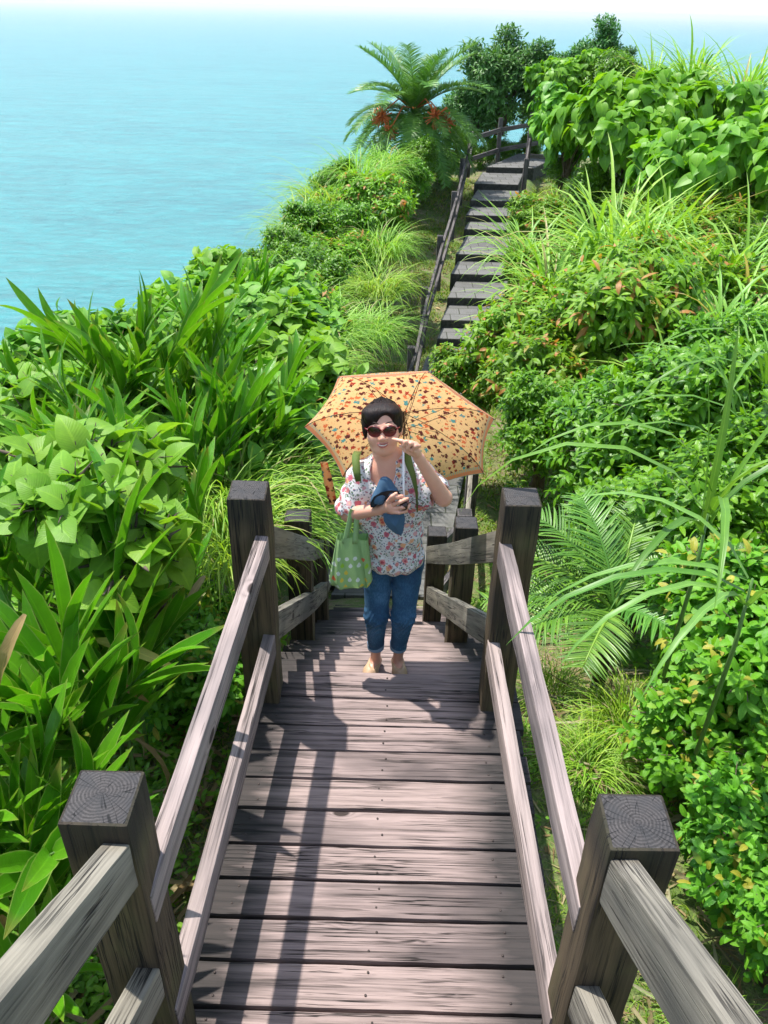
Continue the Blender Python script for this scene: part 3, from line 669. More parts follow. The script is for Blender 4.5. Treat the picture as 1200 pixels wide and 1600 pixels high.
# ---- shared meshes
shrA = [make_shrub(rg, (1.25, 1.15, 1.0), 950, 8, .165, .052, mat='leaf_shrub', nl=18, droop=.6) for _ in range(2)]
shrB = [make_shrub(rg, (1.0, .95, 1.0), 1100, 7, .115, .044, mat='leaf_shrub2', nl=16, droop=.35, twig=.15) for _ in range(2)]
shrC = [make_shrub(rg, (.62, .62, .75), 620, 8, .085, .038, shape='oval', mat='leaf_small', nl=14, droop=.3, twig=.16) for _ in range(2)]
treeD = [make_shrub(rg, (1.7, 1.5, 2.0), 1900, 8, .19, .06, mat='leaf_dark', nl=26, droop=.1, twig=.38, base=.1) for _ in range(2)]
heart = [make_shrub(rg, (2.3, 2.0, 1.25), 760, 6, .33, .25, shape='heart', mat='leaf_heart', nl=20, droop=1.5, twig=.35, base=.5) for _ in range(2)]
vineB = [make_shrub(rg, (1.2, 1.1, .7), 420, 5, .15, .14, shape='heart', mat='leaf_vine', nl=16, droop=.25, twig=.25, base=.1) for _ in range(2)]
bigh = [make_shrub(rg, (.5, .45, .35), 40, 4, .17, .16, shape='heart', mat='leaf_vine', nl=8, droop=.3, twig=.22, base=.1) for _ in range(2)]
grsA = [make_grass(rg, 150, 1.5, .044, .22, (.7, 2.3), hgt=.4, lean=.3) for _ in range(3)]           # silvergrass, broad arching blades
grsB = [make_grass(rg, 420, .75, .013, .30, (1.2, 2.6), 'leaf_finegrass', .5, hgt=.25) for _ in range(3)]
ging = [make_ginger(rg, 7, 1.45, lean=.28) for _ in range(3)]
def SH_(l): return [('foliage', l[0], l[2]), ('stem', l[1], M['bark'])]
def GR(l): return [('foliage', l[0], l[1])]
def GI(l): return [('foliage', l[0], M['leaf_ginger']), ('stem', l[1], M['stalk']), ('dry_leaf', l[2], M['leaf_dry'])]

# ---- right side
def put(name, cat, px, py, D, parts, sc, rz, lab, hgt, group=None):
    c = P(px, py, D); plant(name, cat, lab, c.x, c.y, parts, rz, sc, z=c.z - hgt * sc, group=group)
HH = {id(shrA): 1.0, id(shrB): 1.0, id(shrC): .8}
RS = [(745, 590, 10.2, .60, shrA, 0, 'bright shrub with reddish tips whose left edge overhangs the lower stone steps'),
 (835, 520, 10.2, .95, shrA, 1, 'shrub with orange-tipped young leaves right of the lower stone steps'),
 (975, 480, 9.6, 1.15, shrA, 0, 'widest shrub with orange-tipped young leaves, in the middle of the right-hand slope'),
 (880, 600, 8.6, .85, shrA, 1, 'orange-tipped shrub hanging over the bare grass strip'),
 (1100, 470, 10.3, 1.1, shrA, 1, 'light shrub just uphill of the orange-tipped bushes near the right edge'),
 (1170, 560, 8.2, .95, shrB, 0, 'glossy shrub behind the upright reed shoot at the right edge'),
 (850, 655, 7.6, .72, shrB, 1, 'dense green shrub right of the umbrella'),
 (960, 690, 6.6, .95, shrB, 0, 'dense dark-hearted shrub behind the long arching grass blade'),
 (1080, 650, 6.0, 1.0, shrB, 1, 'glossy shrub at the right, above the drooping reeds'),
 (1010, 830, 4.9, .8, shrB, 0, 'shrub with yellow-green sprigs rising behind the small palm'),
 (1140, 800, 4.4, .9, shrB, 1, 'glossy shrub behind the drooping reed blades at the right edge'),
 (1120, 960, 3.6, .85, shrC, 0, 'leafy shrub with small oval leaves beside the foot of the arching reed'),
 (1190, 1010, 3.0, 1.0, shrC, 1, 'tall small-leaved shrub at the right edge below the reeds'),
 (1150, 1180, 2.6, .78, shrC, 0, 'bright small-leaved shrub spilling towards the right front post'),
 (1190, 1330, 2.1, .70, shrC, 1, 'small-leaved shrub at the right edge beside the front post top'),
 (1265, 1430, 1.75, .62, shrC, 0, 'lowest oval-leaved shrub in the bottom right corner'),
 (1110, 365, 13.0, .75, shrA, 1, 'light green shrub below the broad-leaved tree on the right slope'),
 (1190, 400, 12.0, .7, shrB, 0, 'shrub at the far right edge under the broad-leaved tree'),
 (835, 420, 14.2, .62, shrA, 0, 'low bush hugging the right side of the middle stone steps'),
 (845, 340, 17.5, .75, shrA, 1, 'low ragged bush beside the upper stone steps'),
 (905, 395, 14.6, .55, shrB, 0, 'round green bush among the silvergrass right of the steps'),
 (930, 300, 18.0, .9, shrB, 1, 'dark low bush in the shade under the broad-leaved tree'),
 (1010, 345, 15.5, .8, shrA, 0, 'bush behind the tallest silvergrass clump'),
 (880, 262, 22.0, .55, shrB, 1, 'small dark bush beside the short fence at the top landing'),
]
for k, (px, py, D, sc, lib, i, lab) in enumerate(RS):
    put('shrub', 'shrub', px, py, D, SH_(lib[i]), sc, k * .9, lab, HH[id(lib)], 'shrubs on the right slope')
for (px, py, D, sc, i, lab) in ((925, 1175, 2.75, .42, 0, 'small grass tuft on the ground between the right rail and the shrubs'), (985, 1120, 3.0, .5, 1, 'grass tuft in the shade below the small palm'), (880, 990, 3.6, .45, 2, 'grass tuft beside the right middle post'),
      (1130, 1560, 1.55, .32, 1, 'grass tuft in the bottom right corner'), (820, 730, 8.0, .5, 0, 'grass tuft on the bare strip right of the umbrella')):
    c_ = P(px, py, D); plant('grass_clump', 'grass clump', lab, c_.x, c_.y, GR(grsB[i]), px, sc, group='grass tufts right of the boardwalk')
for (px, py, D, sc, rz, i, lab) in ((893, 190, 21.5, .85, .3, 0, 'left broad-leaved tree with drooping heart-shaped leaves over the end of the fence'),
        (1000, 190, 17.8, 1.0, 2.0, 1, 'broad-leaved tree in the middle of the right hillside with a few orange leaves'),
        (1150, 245, 15.0, .95, 4.0, 0, 'nearest broad-leaved tree, at the right edge of the picture'),
        (1030, 165, 21.0, .95, 5.0, 1, 'farther broad-leaved tree whose crown tops the right hillside'), (1190, 200, 18.0, .85, 1.0, 0, 'broad-leaved tree at the right edge below the reeds on the skyline')):
    put('broadleaf_tree', 'tree', px, py, D, [('crown', heart[i][0], heart[i][2]), ('trunk', heart[i][1], M['bark'])], sc, rz, lab, 1.35, 'broad-leaved trees on the right')
for (px, py, D, sc, rz, i, lab) in ((790, 100, 30.5, 1.15, 0, 0, 'dark upright evergreen tree behind the bend of the fence'), (930, 82, 29, .85, 1, 1, 'small round-topped tree against the sea right of the tall evergreen'),
        (745, 150, 31, .85, 3, 1, 'low dark tree filling the gap left of the tall evergreen'), (858, 112, 30, .95, 2, 0, 'dark tree between the tall evergreen and the broad-leaved trees'), (985, 110, 26, .5, 4, 1, 'small tree behind the crown of the broad-leaved trees')):
    put('evergreen_tree', 'tree', px, py, D, [('crown', treeD[i][0], M['leaf_dark']), ('trunk', treeD[i][1], M['bark'])], sc, rz, lab, 1.75, 'small evergreen trees at the top')
for (px, py, D, sc, i, lab) in ((768, 190, 32, .95, 0, 'bush under the tall evergreen behind the fence bend'), (838, 172, 32, .95, 1, 'bush under the second evergreen behind the fence'), (715, 215, 30, .85, 1, 'bush between the date palm and the fence bend'), (955, 120, 24.5, 1.1, 0, 'bush behind the crown of the left broad-leaved tree'), (786, 236, 30.5, .7, 0, 'low bush filling the gap under the rear fence'), (826, 232, 30.8, .7, 1, 'low bush behind the right half of the rear fence'), (752, 242, 29.8, .6, 0, 'low bush behind the corner post of the rear fence')):
    put('shrub', 'shrub', px, py, D, SH_(shrB[i]), sc, i + px, lab, 1.0, 'bushes behind the top landing')
put('broadleaf_tree', 'tree', 900, 118, 25.5, [('crown', heart[0][0], heart[0][2]), ('trunk', heart[0][1], M['bark'])], .7, 3.0, 'smaller broad-leaved tree behind the fence, left of the skyline reeds', 1.35, 'broad-leaved trees on the right')
put('shrub', 'shrub', 655, 245, 23.5, SH_(shrB[1]), .75, 2.0, 'bush hiding the foot of the date palm', 1.0, 'shrubs on the left bank')
for (px, py, D, sc, i, lab) in ((965, 305, 12.0, 1.3, 0, 'tall fountain of silvergrass right of the middle stone steps'), (880, 375, 11.6, 1.1, 1, 'silvergrass with long blades reaching left towards the steps'),
 (830, 345, 14.5, .95, 2, 'silvergrass leaning over the upper stone steps'), (1020, 335, 11.4, 1.15, 2, 'silvergrass right of the tallest fountain'), (1120, 365, 10.6, 1.25, 0, 'silvergrass clump with pale upright blades near the right edge'),
 (1190, 370, 10.2, 1.25, 1, 'silvergrass clump at the right edge under the broad-leaved tree'), (790, 500, 12.2, .55, 1, 'small spray of pale blades hanging over the lower stone steps'),
 (1060, 290, 13.0, 1.1, 1, 'silvergrass in front of the middle broad-leaved tree'), (850, 450, 11.0, .8, 0, 'silvergrass arching over the orange-tipped shrub'), (1150, 430, 8.8, 1.0, 2, 'pale silvergrass at the right behind the light shrub'), (1060, 560, 7.4, .7, 1, 'silvergrass sprig between the glossy shrubs'),
 (1180, 620, 6.4, .8, 2, 'dry-bladed silvergrass at the right edge behind the glossy shrub'), (870, 300, 18, .8, 0, 'low silvergrass between the steps and the broad-leaved tree')):
    put('silvergrass_clump', 'grass clump', px, py, D, GR(grsA[i]), sc, i * 1.3 + px, lab, 1.0, 'silvergrass on the right slope')
for (px, py, D, sc, i, lab) in ((1095, 70, 22.0, 1.25, 0, 'tall reed clump on the skyline at the right'), (1180, 80, 20.0, 1.25, 1, 'reed clump with dry brown blades at the top right corner'), (1030, 85, 23.5, 1.1, 2, 'reed clump on the skyline beside the far broad-leaved tree')):
    put('silvergrass_clump', 'grass clump', px, py, D, GR(grsA[i]), sc, i, lab, 1.0, 'reeds on the skyline')
# near reed at the right edge with a few very long blades
def reed(x, y, z0, blades, name='reed_clump', lab='', n=26):
    r = np.random.default_rng(int(x * 100)); lf = Leafy()
    pos = []; d = []; up = []; L = []; W = []; B = []
    for (az, el, ln, w, b, h) in blades:
        pos.append((0.02 * math.cos(az), .02 * math.sin(az), h)); d.append((math.cos(az) * math.sin(el), math.sin(az) * math.sin(el), math.cos(el)))
        up.append((-math.cos(az) * math.cos(el), -math.sin(az) * math.cos(el), math.sin(el))); L.append(ln); W.append(w); B.append(b)
    pos, d, up = map(np.array, (pos, d, up)); lf.add(leaves(pos, d, up, np.array(L), np.array(W), 'grass', np.array(B), .3, r.random(len(L)) * .9))
    st = Multi(); st.tube([(0, 0, -.1), (0.01, 0, .5), (0, .01, .8)], [.010, .009, .005], 6)
    plant(name, 'reed', lab, x, y, [('foliage', lf.mesh('foliage'), M['leaf_reed']), ('stem', st.mesh('stem'), M['stalk'])], z=z0)
c = P(1120, 760, 2.75)
reed(c.x, c.y, c.z - .9, [(3.0, .55, 1.25, .034, 2.3, .8), (3.25, .35, .95, .03, 2.0, .9), (-1.9, .5, .9, .036, 1.9, .8), (-2.3, .6, .9, .034, 1.8, .7), (.2, .5, .9, .03, 1.8, .8), (-.5, .4, .9, .03, 1.7, .9), (1.6, .06, .85, .034, .25, .7), (2.9, .08, .75, .03, .2, .7), (.1, .16, .7, .03, .4, .75), (-1.2, .3, .8, .03, 1.3, .85)],
     lab='near reed at the right edge with one long pale blade arching left over the palm')
c = P(1180, 900, 2.3)
reed(c.x, c.y, c.z - .8, [(3.3, .9, 1.0, .034, 1.7, .75), (3.5, .7, .9, .03, 2.0, .7), (3.9, .6, .8, .03, 2.0, .7), (2.7, .5, .8, .03, 1.8, .8), (-1.7, .4, .7, .03, 1.6, .7), (3.1, 1.1, .8, .03, 1.4, .8)],
     lab='reed with drooping striped blades at the right edge, nearest the camera')
c = P(1185, 640, 4.6)
reed(c.x, c.y, c.z - .9, [(a, e, 1.2, .028, b, .5 + .3 * (k % 3)) for k, (a, e, b) in enumerate([(3.1, .5, 2.0), (2.6, .4, 1.8), (3.6, .4, 1.7), (-1.7, .5, 1.9), (2.9, .2, .8), (3.4, .7, 2.2), (.2, .3, 1.5), (3.0, .8, 1.9), (-2.2, .5, 1.8), (2.2, .2, 1.0)])],
     lab='reed with dry pinkish stalks at the right edge behind the long-bladed reed')
# small palm right of the boardwalk
c = P(965, 930, 3.75); pr = empty('small_palm', (c.x, c.y, gz(c.x, c.y)), label='small feathery palm between the right handrail and the glossy shrubs', cat='palm')
for k, (az, el, b, L_) in enumerate([(2.75, .75, .9, 1.0), (3.1, .45, .8, .95), (2.5, 1.1, 1.0, 1.0), (3.5, .35, .7, .85), (1.9, 1.2, .9, .9), (4.2, .5, .9, .75), (.6, .9, 1.0, .8), (1.2, 1.1, .9, .85), (5.3, .7, .9, .7)]):
    me = frond_mesh(rg, L=L_ * .82, nl=34, LL=.23, LW=.013, el=el, bend=b, vee=.35)
    o = link('frond', me, M['leaf_palm'], pr, mw=Matrix.Translation((c.x, c.y, c.z - .12)) @ Matrix.Rotation(az, 4, 'Z'))
st = Multi(); st.tube([(0, 0, -.05), (0, 0, c.z - .1 - gz(c.x, c.y))], [.05, .035], 8); link('trunk', st.mesh('trunk'), M['bark'], pr, mw=Matrix.Translation(pr.location))
# date palm by the upper fence
c = P(648, 182, 25.5); gzz = gz(c.x, c.y); dp = empty('date_palm', (c.x, c.y, gzz), label='date palm with orange fruit clusters left of the upper fence', cat='palm')
st = Multi(); st.tube([(0, 0, -.3), (.03, 0, (c.z - gzz) * .5), (0, 0, c.z - gzz)], [.2, .17, .19], 12); link('trunk', st.mesh('trunk'), M['bark'], dp, mw=Matrix.Translation(dp.location))
fm = [frond_mesh(rg, L=2.3, nl=72, LL=.44, LW=.024, el=e, bend=b) for e, b in ((1.25, .8), (.95, 1.3), (.5, 1.5), (.1, 1.3), (-.2, 1.0))]
for k in range(54):
    ring = min(4, k // 11); o = bpy.data.objects.new('frond', fm[ring]); COL.objects.link(o); o.parent = dp
    o.location = (0, 0, c.z - gzz); o.rotation_euler = (0, rg.uniform(-.12, .12), k * 2.399 + .3); s_ = rg.uniform(.8, 1.1); o.scale = (s_,) * 3
    if not fm[ring].materials: fm[ring].materials.append(M['leaf_palm'])
for (cx_, cy_, cz_, rr_c) in ((-.95, -.75, .05, .30), (-.70, -.95, -.30, .26), (.55, -.95, .10, .36), (.85, -.80, -.05, .28)):
    fr = Multi(); r = random.Random(int(cx_ * 100))
    for k in range(70):
        v_ = Vector((r.gauss(0, 1), r.gauss(0, 1), r.gauss(0, 1) - .3)).normalized() * rr_c * r.uniform(.5, 1.1)
        fr.tube([(cx_ * .9, cy_ * .9, cz_ + .15), (cx_ + v_.x * .5, cy_ + v_.y * .5, cz_ + v_.z * .5), (cx_ + v_.x, cy_ + v_.y, cz_ + v_.z)], [.012, .016, .022], 4)
    fr.tube([(0, 0, .2), (cx_ * .5, cy_ * .5, cz_ * .5 + .45), (cx_ * .9, cy_ * .9, cz_ + .15)], .02, 5)
    o = link('fruit_cluster', fr.mesh('fruit_cluster'), M['fruit'], dp); o.location = (0, 0, c.z - gzz)

# ---- left side
def G_(px, py, D, i, sc, rz, lab, h=None):
    c = P(px, py, D); z = c.z - (1.45 * sc)
    plant('ginger_plant', 'ginger plant', lab, c.x, c.y, GI(ging[i]), rz, sc, z=z, group='ginger plants on the left bank')
for a in [(30, 870, 2.25, 0, .95, 1.4, 'nearest ginger plant with broad upright blades at the left edge'),
 (-40, 1080, 1.75, 1, .85, 2.0, 'ginger plant at the left edge just above the front post'),
 (-60, 1270, 1.45, 2, .7, 3.9, 'lowest ginger plant, in the bottom left corner'),
 (110, 860, 2.75, 1, .8, 4.3, 'ginger plant with dark blades leaning over the dry stalks'),
 (195, 845, 3.1, 2, .6, 1.3, 'ginger plant with low blades pointing at the left middle post'),
 (10, 690, 3.0, 2, .9, 1.0, 'ginger plant at the left edge behind the large heart leaves'),
 (230, 700, 3.7, 2, .75, 0.0, 'ginger plant between the heart leaves and the fine grass'),
 (90, 590, 4.3, 0, .75, 2.2, 'dark-bladed ginger plant left of the tallest spears'),
 (180, 455, 5.4, 1, .85, 3.1, 'ginger plant with the tallest spear-like blades'),
 (265, 490, 5.4, 2, .85, 4.0, 'ginger plant right of the tallest spear-like blades'),
 (390, 560, 5.2, 0, .7, 0.9, 'ginger plant above the fine grass near the umbrella'),
 (120, 700, 3.3, 0, .8, 5.1, 'ginger plant rising between the large heart leaves'),
 (310, 600, 4.6, 1, .72, 0.2, 'ginger plant in the middle of the left bank above the fine grass'),
 (330, 480, 6.2, 0, .75, 2.6, 'dark ginger plant at the edge of the vine cover'),
 (20, 990, 2.3, 1, .65, 1.9, 'low ginger plant between the nearest two at the left edge'),
 (20, 560, 5.6, 1, .65, 5.6, 'farther ginger plant in the vines at the left edge'),
 (360, 410, 8.8, 2, .75, 3.0, 'ginger plant standing out of the vine cover near the shoreline edge')]: G_(*a)
for a in [(110, 640, 3.2, 0, 1.0, 0, 'light green plant with large heart-shaped leaves at the left'), (190, 630, 3.4, 1, .95, 1, 'large heart-leaved plant just left of the dark ginger spears'),
          (190, 770, 2.8, 0, .9, 2, 'heart-leaved plant low among the ginger blades'), (60, 700, 2.8, 1, .8, 3, 'heart-leaved sprig behind the left middle post')]:
    put('heart_leaf_plant', 'plant', a[0], a[1], a[2], SH_(bigh[a[3]]), a[4], a[5], a[6], .62, 'heart-leaved plants on the left bank')
vn = 0
VL = [(40, 540, 6.3), (120, 510, 6.8), (200, 490, 7.3), (270, 455, 7.8), (340, 440, 8.3), (60, 600, 5.2), (250, 540, 6.2), (330, 520, 6.6), (400, 470, 7.6), (150, 570, 5.6), (400, 410, 9.4), (330, 400, 9.6), (440, 500, 7.0), (-20, 590, 5.4), (-40, 560, 6.4), (370, 580, 5.6)]
lf = Leafy(); 
for k, (px, py, D) in enumerate(VL):
    c = P(px, py, D)
    put('vine_thicket', 'vine thicket', px, py, D, SH_(vineB[k % 2]), .95, k * 1.1, 'thicket of round-leaved vines covering the seaward edge of the left bank', 1.05, 'round-leaved vines on the left bank')
for k, (px, py, D, sc, i, lab) in enumerate([(400, 680, 4.9, 1.05, 0, 'fine grass clump left of the umbrella'), (340, 690, 4.6, 1.0, 1, 'fine grass clump between ginger plants'), (415, 745, 4.7, .9, 2, 'fine grass clump hanging towards the left handrail'),
     (350, 770, 4.0, .8, 0, 'fine grass clump just behind the left middle post'), (450, 505, 8.4, 1.15, 1, 'lower half of the big pale grass fountain by the dirt track'), (505, 465, 9.6, 1.2, 2, 'big pale grass fountain beside the dirt track'), (470, 425, 11, 1.3, 0, 'pale grass fountain farther along the dirt track'),
     (500, 530, 8.4, .85, 0, 'grass clump leaning onto the dirt track'), (470, 400, 12.5, 1.4, 1, 'grass on the seaward edge below the yellowish slope'), (430, 590, 6.4, 1.0, 2, 'grass clump between the fern-like bush and the umbrella'),
     (600, 345, 15.5, 1.2, 0, 'grass clump leaning over the upper dirt track'), (592, 405, 12.8, 1.1, 1, 'grass clump at the middle of the dirt track edge'), (575, 470, 10.2, 1.0, 2, 'grass clump at the lower dirt track edge'), (515, 262, 19, 2.0, 0, 'yellowish dry grass near the top of the left ridge'), (560, 228, 20, 1.8, 1, 'yellowish grass below the date palm'), (490, 305, 17, 1.9, 2, 'dry grass at the sea edge of the left ridge'), (600, 215, 22, 1.5, 2, 'tall thin grass in front of the date palm')]):
    put('grass_clump', 'grass clump', px, py, D, GR(grsB[i]), sc, k, lab, .55, 'fine grass clumps on the left bank')
for k, (px, py, D, sc, lib, i, lab) in enumerate([(600, 262, 17.5, .95, shrA, 0, 'bright shrub with spreading leaf sprays left of the fence'), (550, 310, 16.5, 1.0, shrB, 1, 'green shrub in the middle of the left ridge'), (520, 365, 14.8, .8, shrA, 1, 'shrub above the pale grass fountain'),
     (560, 390, 14.5, .45, shrB, 0, 'dark low shrub at the edge of the dirt track'), (640, 235, 22, .85, shrB, 0, 'shrub just below the date palm'), (560, 262, 19, 1.0, shrA, 0, 'light shrub on the ridge under the yellow grass'), (690, 225, 27, .7, shrB, 1, 'dark shrub under the right side of the date palm'),
     (452, 345, 14.0, .85, shrB, 1, 'rounded bush on the sea edge halfway up the left ridge'), (425, 378, 11.8, .75, shrB, 0, 'bush on the sea edge where the vines end'), (492, 300, 16.5, .85, shrB, 0, 'bush on the sea edge below the dry grass'), (525, 245, 20.0, .8, shrB, 1, 'bush at the sea edge near the top of the left ridge'),
     (500, 590, 6.8, .55, shrC, 0, 'fern-like bush left of the umbrella'), (500, 580, 7.8, .5, shrB, 1, 'bush at the near end of the dirt track'), (470, 560, 6.6, .6, shrA, 1, 'small leafy bush above the fine grass'), (430, 420, 10.0, .8, shrA, 1, 'bush on the seaward edge beside the vines'), (480, 370, 12.0, .8, shrB, 0, 'rounded bush at the sea edge above the grass fountain'),
     (260, 960, 3.1, .75, shrC, 1, 'small-leaved weedy bush in the shade left of the boardwalk'), (330, 930, 3.6, .6, shrC, 0, 'sunlit weedy bush beside the left middle post')]):
    put('shrub', 'shrub', px, py, D, SH_(lib[i]), sc, k * .9, lab, {id(shrA): 1.75, id(shrB): 1.75, id(shrC): 1.3}[id(lib)], 'shrubs on the left bank')

# a few withered blades hanging out of the ginger stand
for k, (p0, p1, D, wd, mt, lab) in enumerate([((150, 1000), (268, 1058), 2.5, .05, 'leaf_yellow', 'yellowing ginger leaf with a brown tip hanging out of the shade left of the rail'), ((165, 1060), (225, 1115), 2.4, .03, 'leaf_dry', 'curled withered leaf just below the yellowing one'),
      ((40, 960), (5, 1080), 2.0, .04, 'leaf_dry', 'brown dead leaf hanging at the left edge'), ((320, 900), (300, 960), 3.2, .035, 'leaf_dry', 'dry pale leaf beside the left middle post')]):
    a = P(*p0, D); b = P(*p1, D - .12); v = b - a; lf = Leafy(); r = np.random.default_rng(k)
    lf.add(leaves(np.array([[0, 0, 0.]]), np.array([[v.x, v.y, v.z + .12]]), np.array([[0.1, -.5, 1.]]), v.length * 1.05, wd, 'blade', .9, .5, np.array([.6]), r, .12))
    link('withered_leaf', lf.mesh('withered_leaf'), M[mt], loc=a, label=lab, cat='leaf')
# ---- ground cover
def scatter(n, xr, yr, seed, cond=None):
    r = np.random.default_rng(seed); x = r.uniform(*xr, n); y = r.uniform(*yr, n)
    d = x - lerp_tab(y, PATHX); k = np.abs(d) > np.where(y > 7, .62, .60)
    if cond is not None: k &= cond(x, y, d, r)
    x, y = x[k], y[k]; return r, x, y, ground_z(x, y)
def patch(x, y): return np.sin(x * 3.1 + 2 * np.sin(y * 1.9)) + np.sin(y * 4.3 + x * 1.3) + .6 * np.sin(x * 9 + y * 7)
def tufts(name, n, xr, yr, seed, mat, L, W, cond, label_kind='grass'):
    r, x, y, z = scatter(n, xr, yr, seed, cond); n = len(x)
    a = r.uniform(0, 6.28, n); el = r.uniform(.1, .9, n)
    d = np.stack([np.cos(a) * np.sin(el), np.sin(a) * np.sin(el), np.cos(el)], 1); up = np.stack([-np.cos(a) * np.cos(el), -np.sin(a) * np.cos(el), np.sin(el)], 1)
    lf = Leafy(); lf.add(leaves(np.stack([x, y, z - .005], 1), d, up, L * r.uniform(.4, 1.2, n), W, 'tuft', r.uniform(.3, 1.6, n), .2, r.random(n)))
    return link(name, lf.mesh(name), M[mat], kind='stuff')
tufts('short_grass', 120000, (-2.4, 3.0), (.6, 8.5), 3, 'leaf_lawn', .075, .0045, lambda x, y, d, r: (patch(x, y) + r.normal(0, .5, len(x)) > -.1))
tufts('track_grass', 130000, (-2.8, 6.2), (8.5, 28), 4, 'leaf_lawn', .13, .016, lambda x, y, d, r: (np.abs(d) < 3.2) & (patch(x, y) + r.normal(0, .6, len(x)) > -.7))
def litter(name, n, xr, yr, seed, L, W, cond=None, mat='leaf_dry', lift=.01):
    r, x, y, z = scatter(n, xr, yr, seed, cond); n = len(x); a = r.uniform(0, 6.28, n)
    d = np.stack([np.cos(a), np.sin(a), r.normal(0, .12, n)], 1); up = np.stack([r.normal(0, .3, n), r.normal(0, .3, n), np.ones(n)], 1)
    lf = Leafy(); lf.add(leaves(np.stack([x, y, z + lift], 1), d, up, L * r.uniform(.4, 1.3, n), W * r.uniform(.5, 1.2, n), 'tuft', r.normal(0, .5, n), .3, r.random(n)))
    return link(name, lf.mesh(name), M[mat], kind='stuff')
litter('dead_leaves', 9000, (-2.6, 3.0), (.6, 9), 5, .11, .012)
litter('withered_leaves', 420, (-1.75, -.72), (1.1, 4.2), 15, .34, .030, lambda x, y, d, r: d < -.78, lift=.06)
litter('withered_leaves', 260, (.85, 1.7), (1.4, 4.4), 16, .30, .020, lambda x, y, d, r: d > .95, lift=.05)
litter('fallen_leaves', 2500, (-2, 6), (9, 28), 6, .13, .05, lambda x, y, d, r: (np.abs(d) < 2.3))
# herbs: small broad leaves close to the ground
def herbs(name, n, xr, yr, seed, L, W, cond, hmax):
    r, x, y, z = scatter(n, xr, yr, seed, cond); n = len(x); k = 5
    x, y, z = (np.repeat(q, k) for q in (x, y, z)); h = np.repeat(r.random(n), k) * hmax * r.uniform(.4, 1, n * k); a = r.uniform(0, 6.28, n * k); el = r.uniform(.7, 1.5, n * k)
    d = np.stack([np.cos(a) * np.sin(el), np.sin(a) * np.sin(el), np.cos(el)], 1); up = np.stack([-np.cos(a) * np.cos(el), -np.sin(a) * np.cos(el), np.sin(el)], 1)
    lf = Leafy(); lf.add(leaves(np.stack([x, y, z + h], 1) + d * .01, d, up, L * r.uniform(.5, 1.2, n * k), W * r.uniform(.6, 1.1, n * k), 'oval', r.uniform(.2, .8, n * k), .15, r.random(n * k)))
    return link(name, lf.mesh(name), M['leaf_herb'], kind='stuff')
herbs('ground_cover', 9000, (-2.8, 3.2), (.7, 9), 8, .035, .018, lambda x, y, d, r: (np.abs(d) > .75) & (np.sin(x * 2.3 + y * 1.7) + np.sin(y * 3.3 - x) + .25 * (np.abs(d) - 1) + r.normal(0, .4, len(x)) > .55), .14)
herbs('weeds', 7000, (-2.0, -.75), (1.2, 4.4), 18, .045, .024, lambda x, y, d, r: (r.random(len(x)) < np.clip((-d - .75) * 1.4, .12, 1)), .16)
herbs('undergrowth', 26000, (-6.5, 12), (2.0, 27), 9, .09, .045, lambda x, y, d, r: (np.where(d < 0, -d > 1.9 + .6 * (y > 8), d > 1.25 + .5 * (y < 5))), .38)
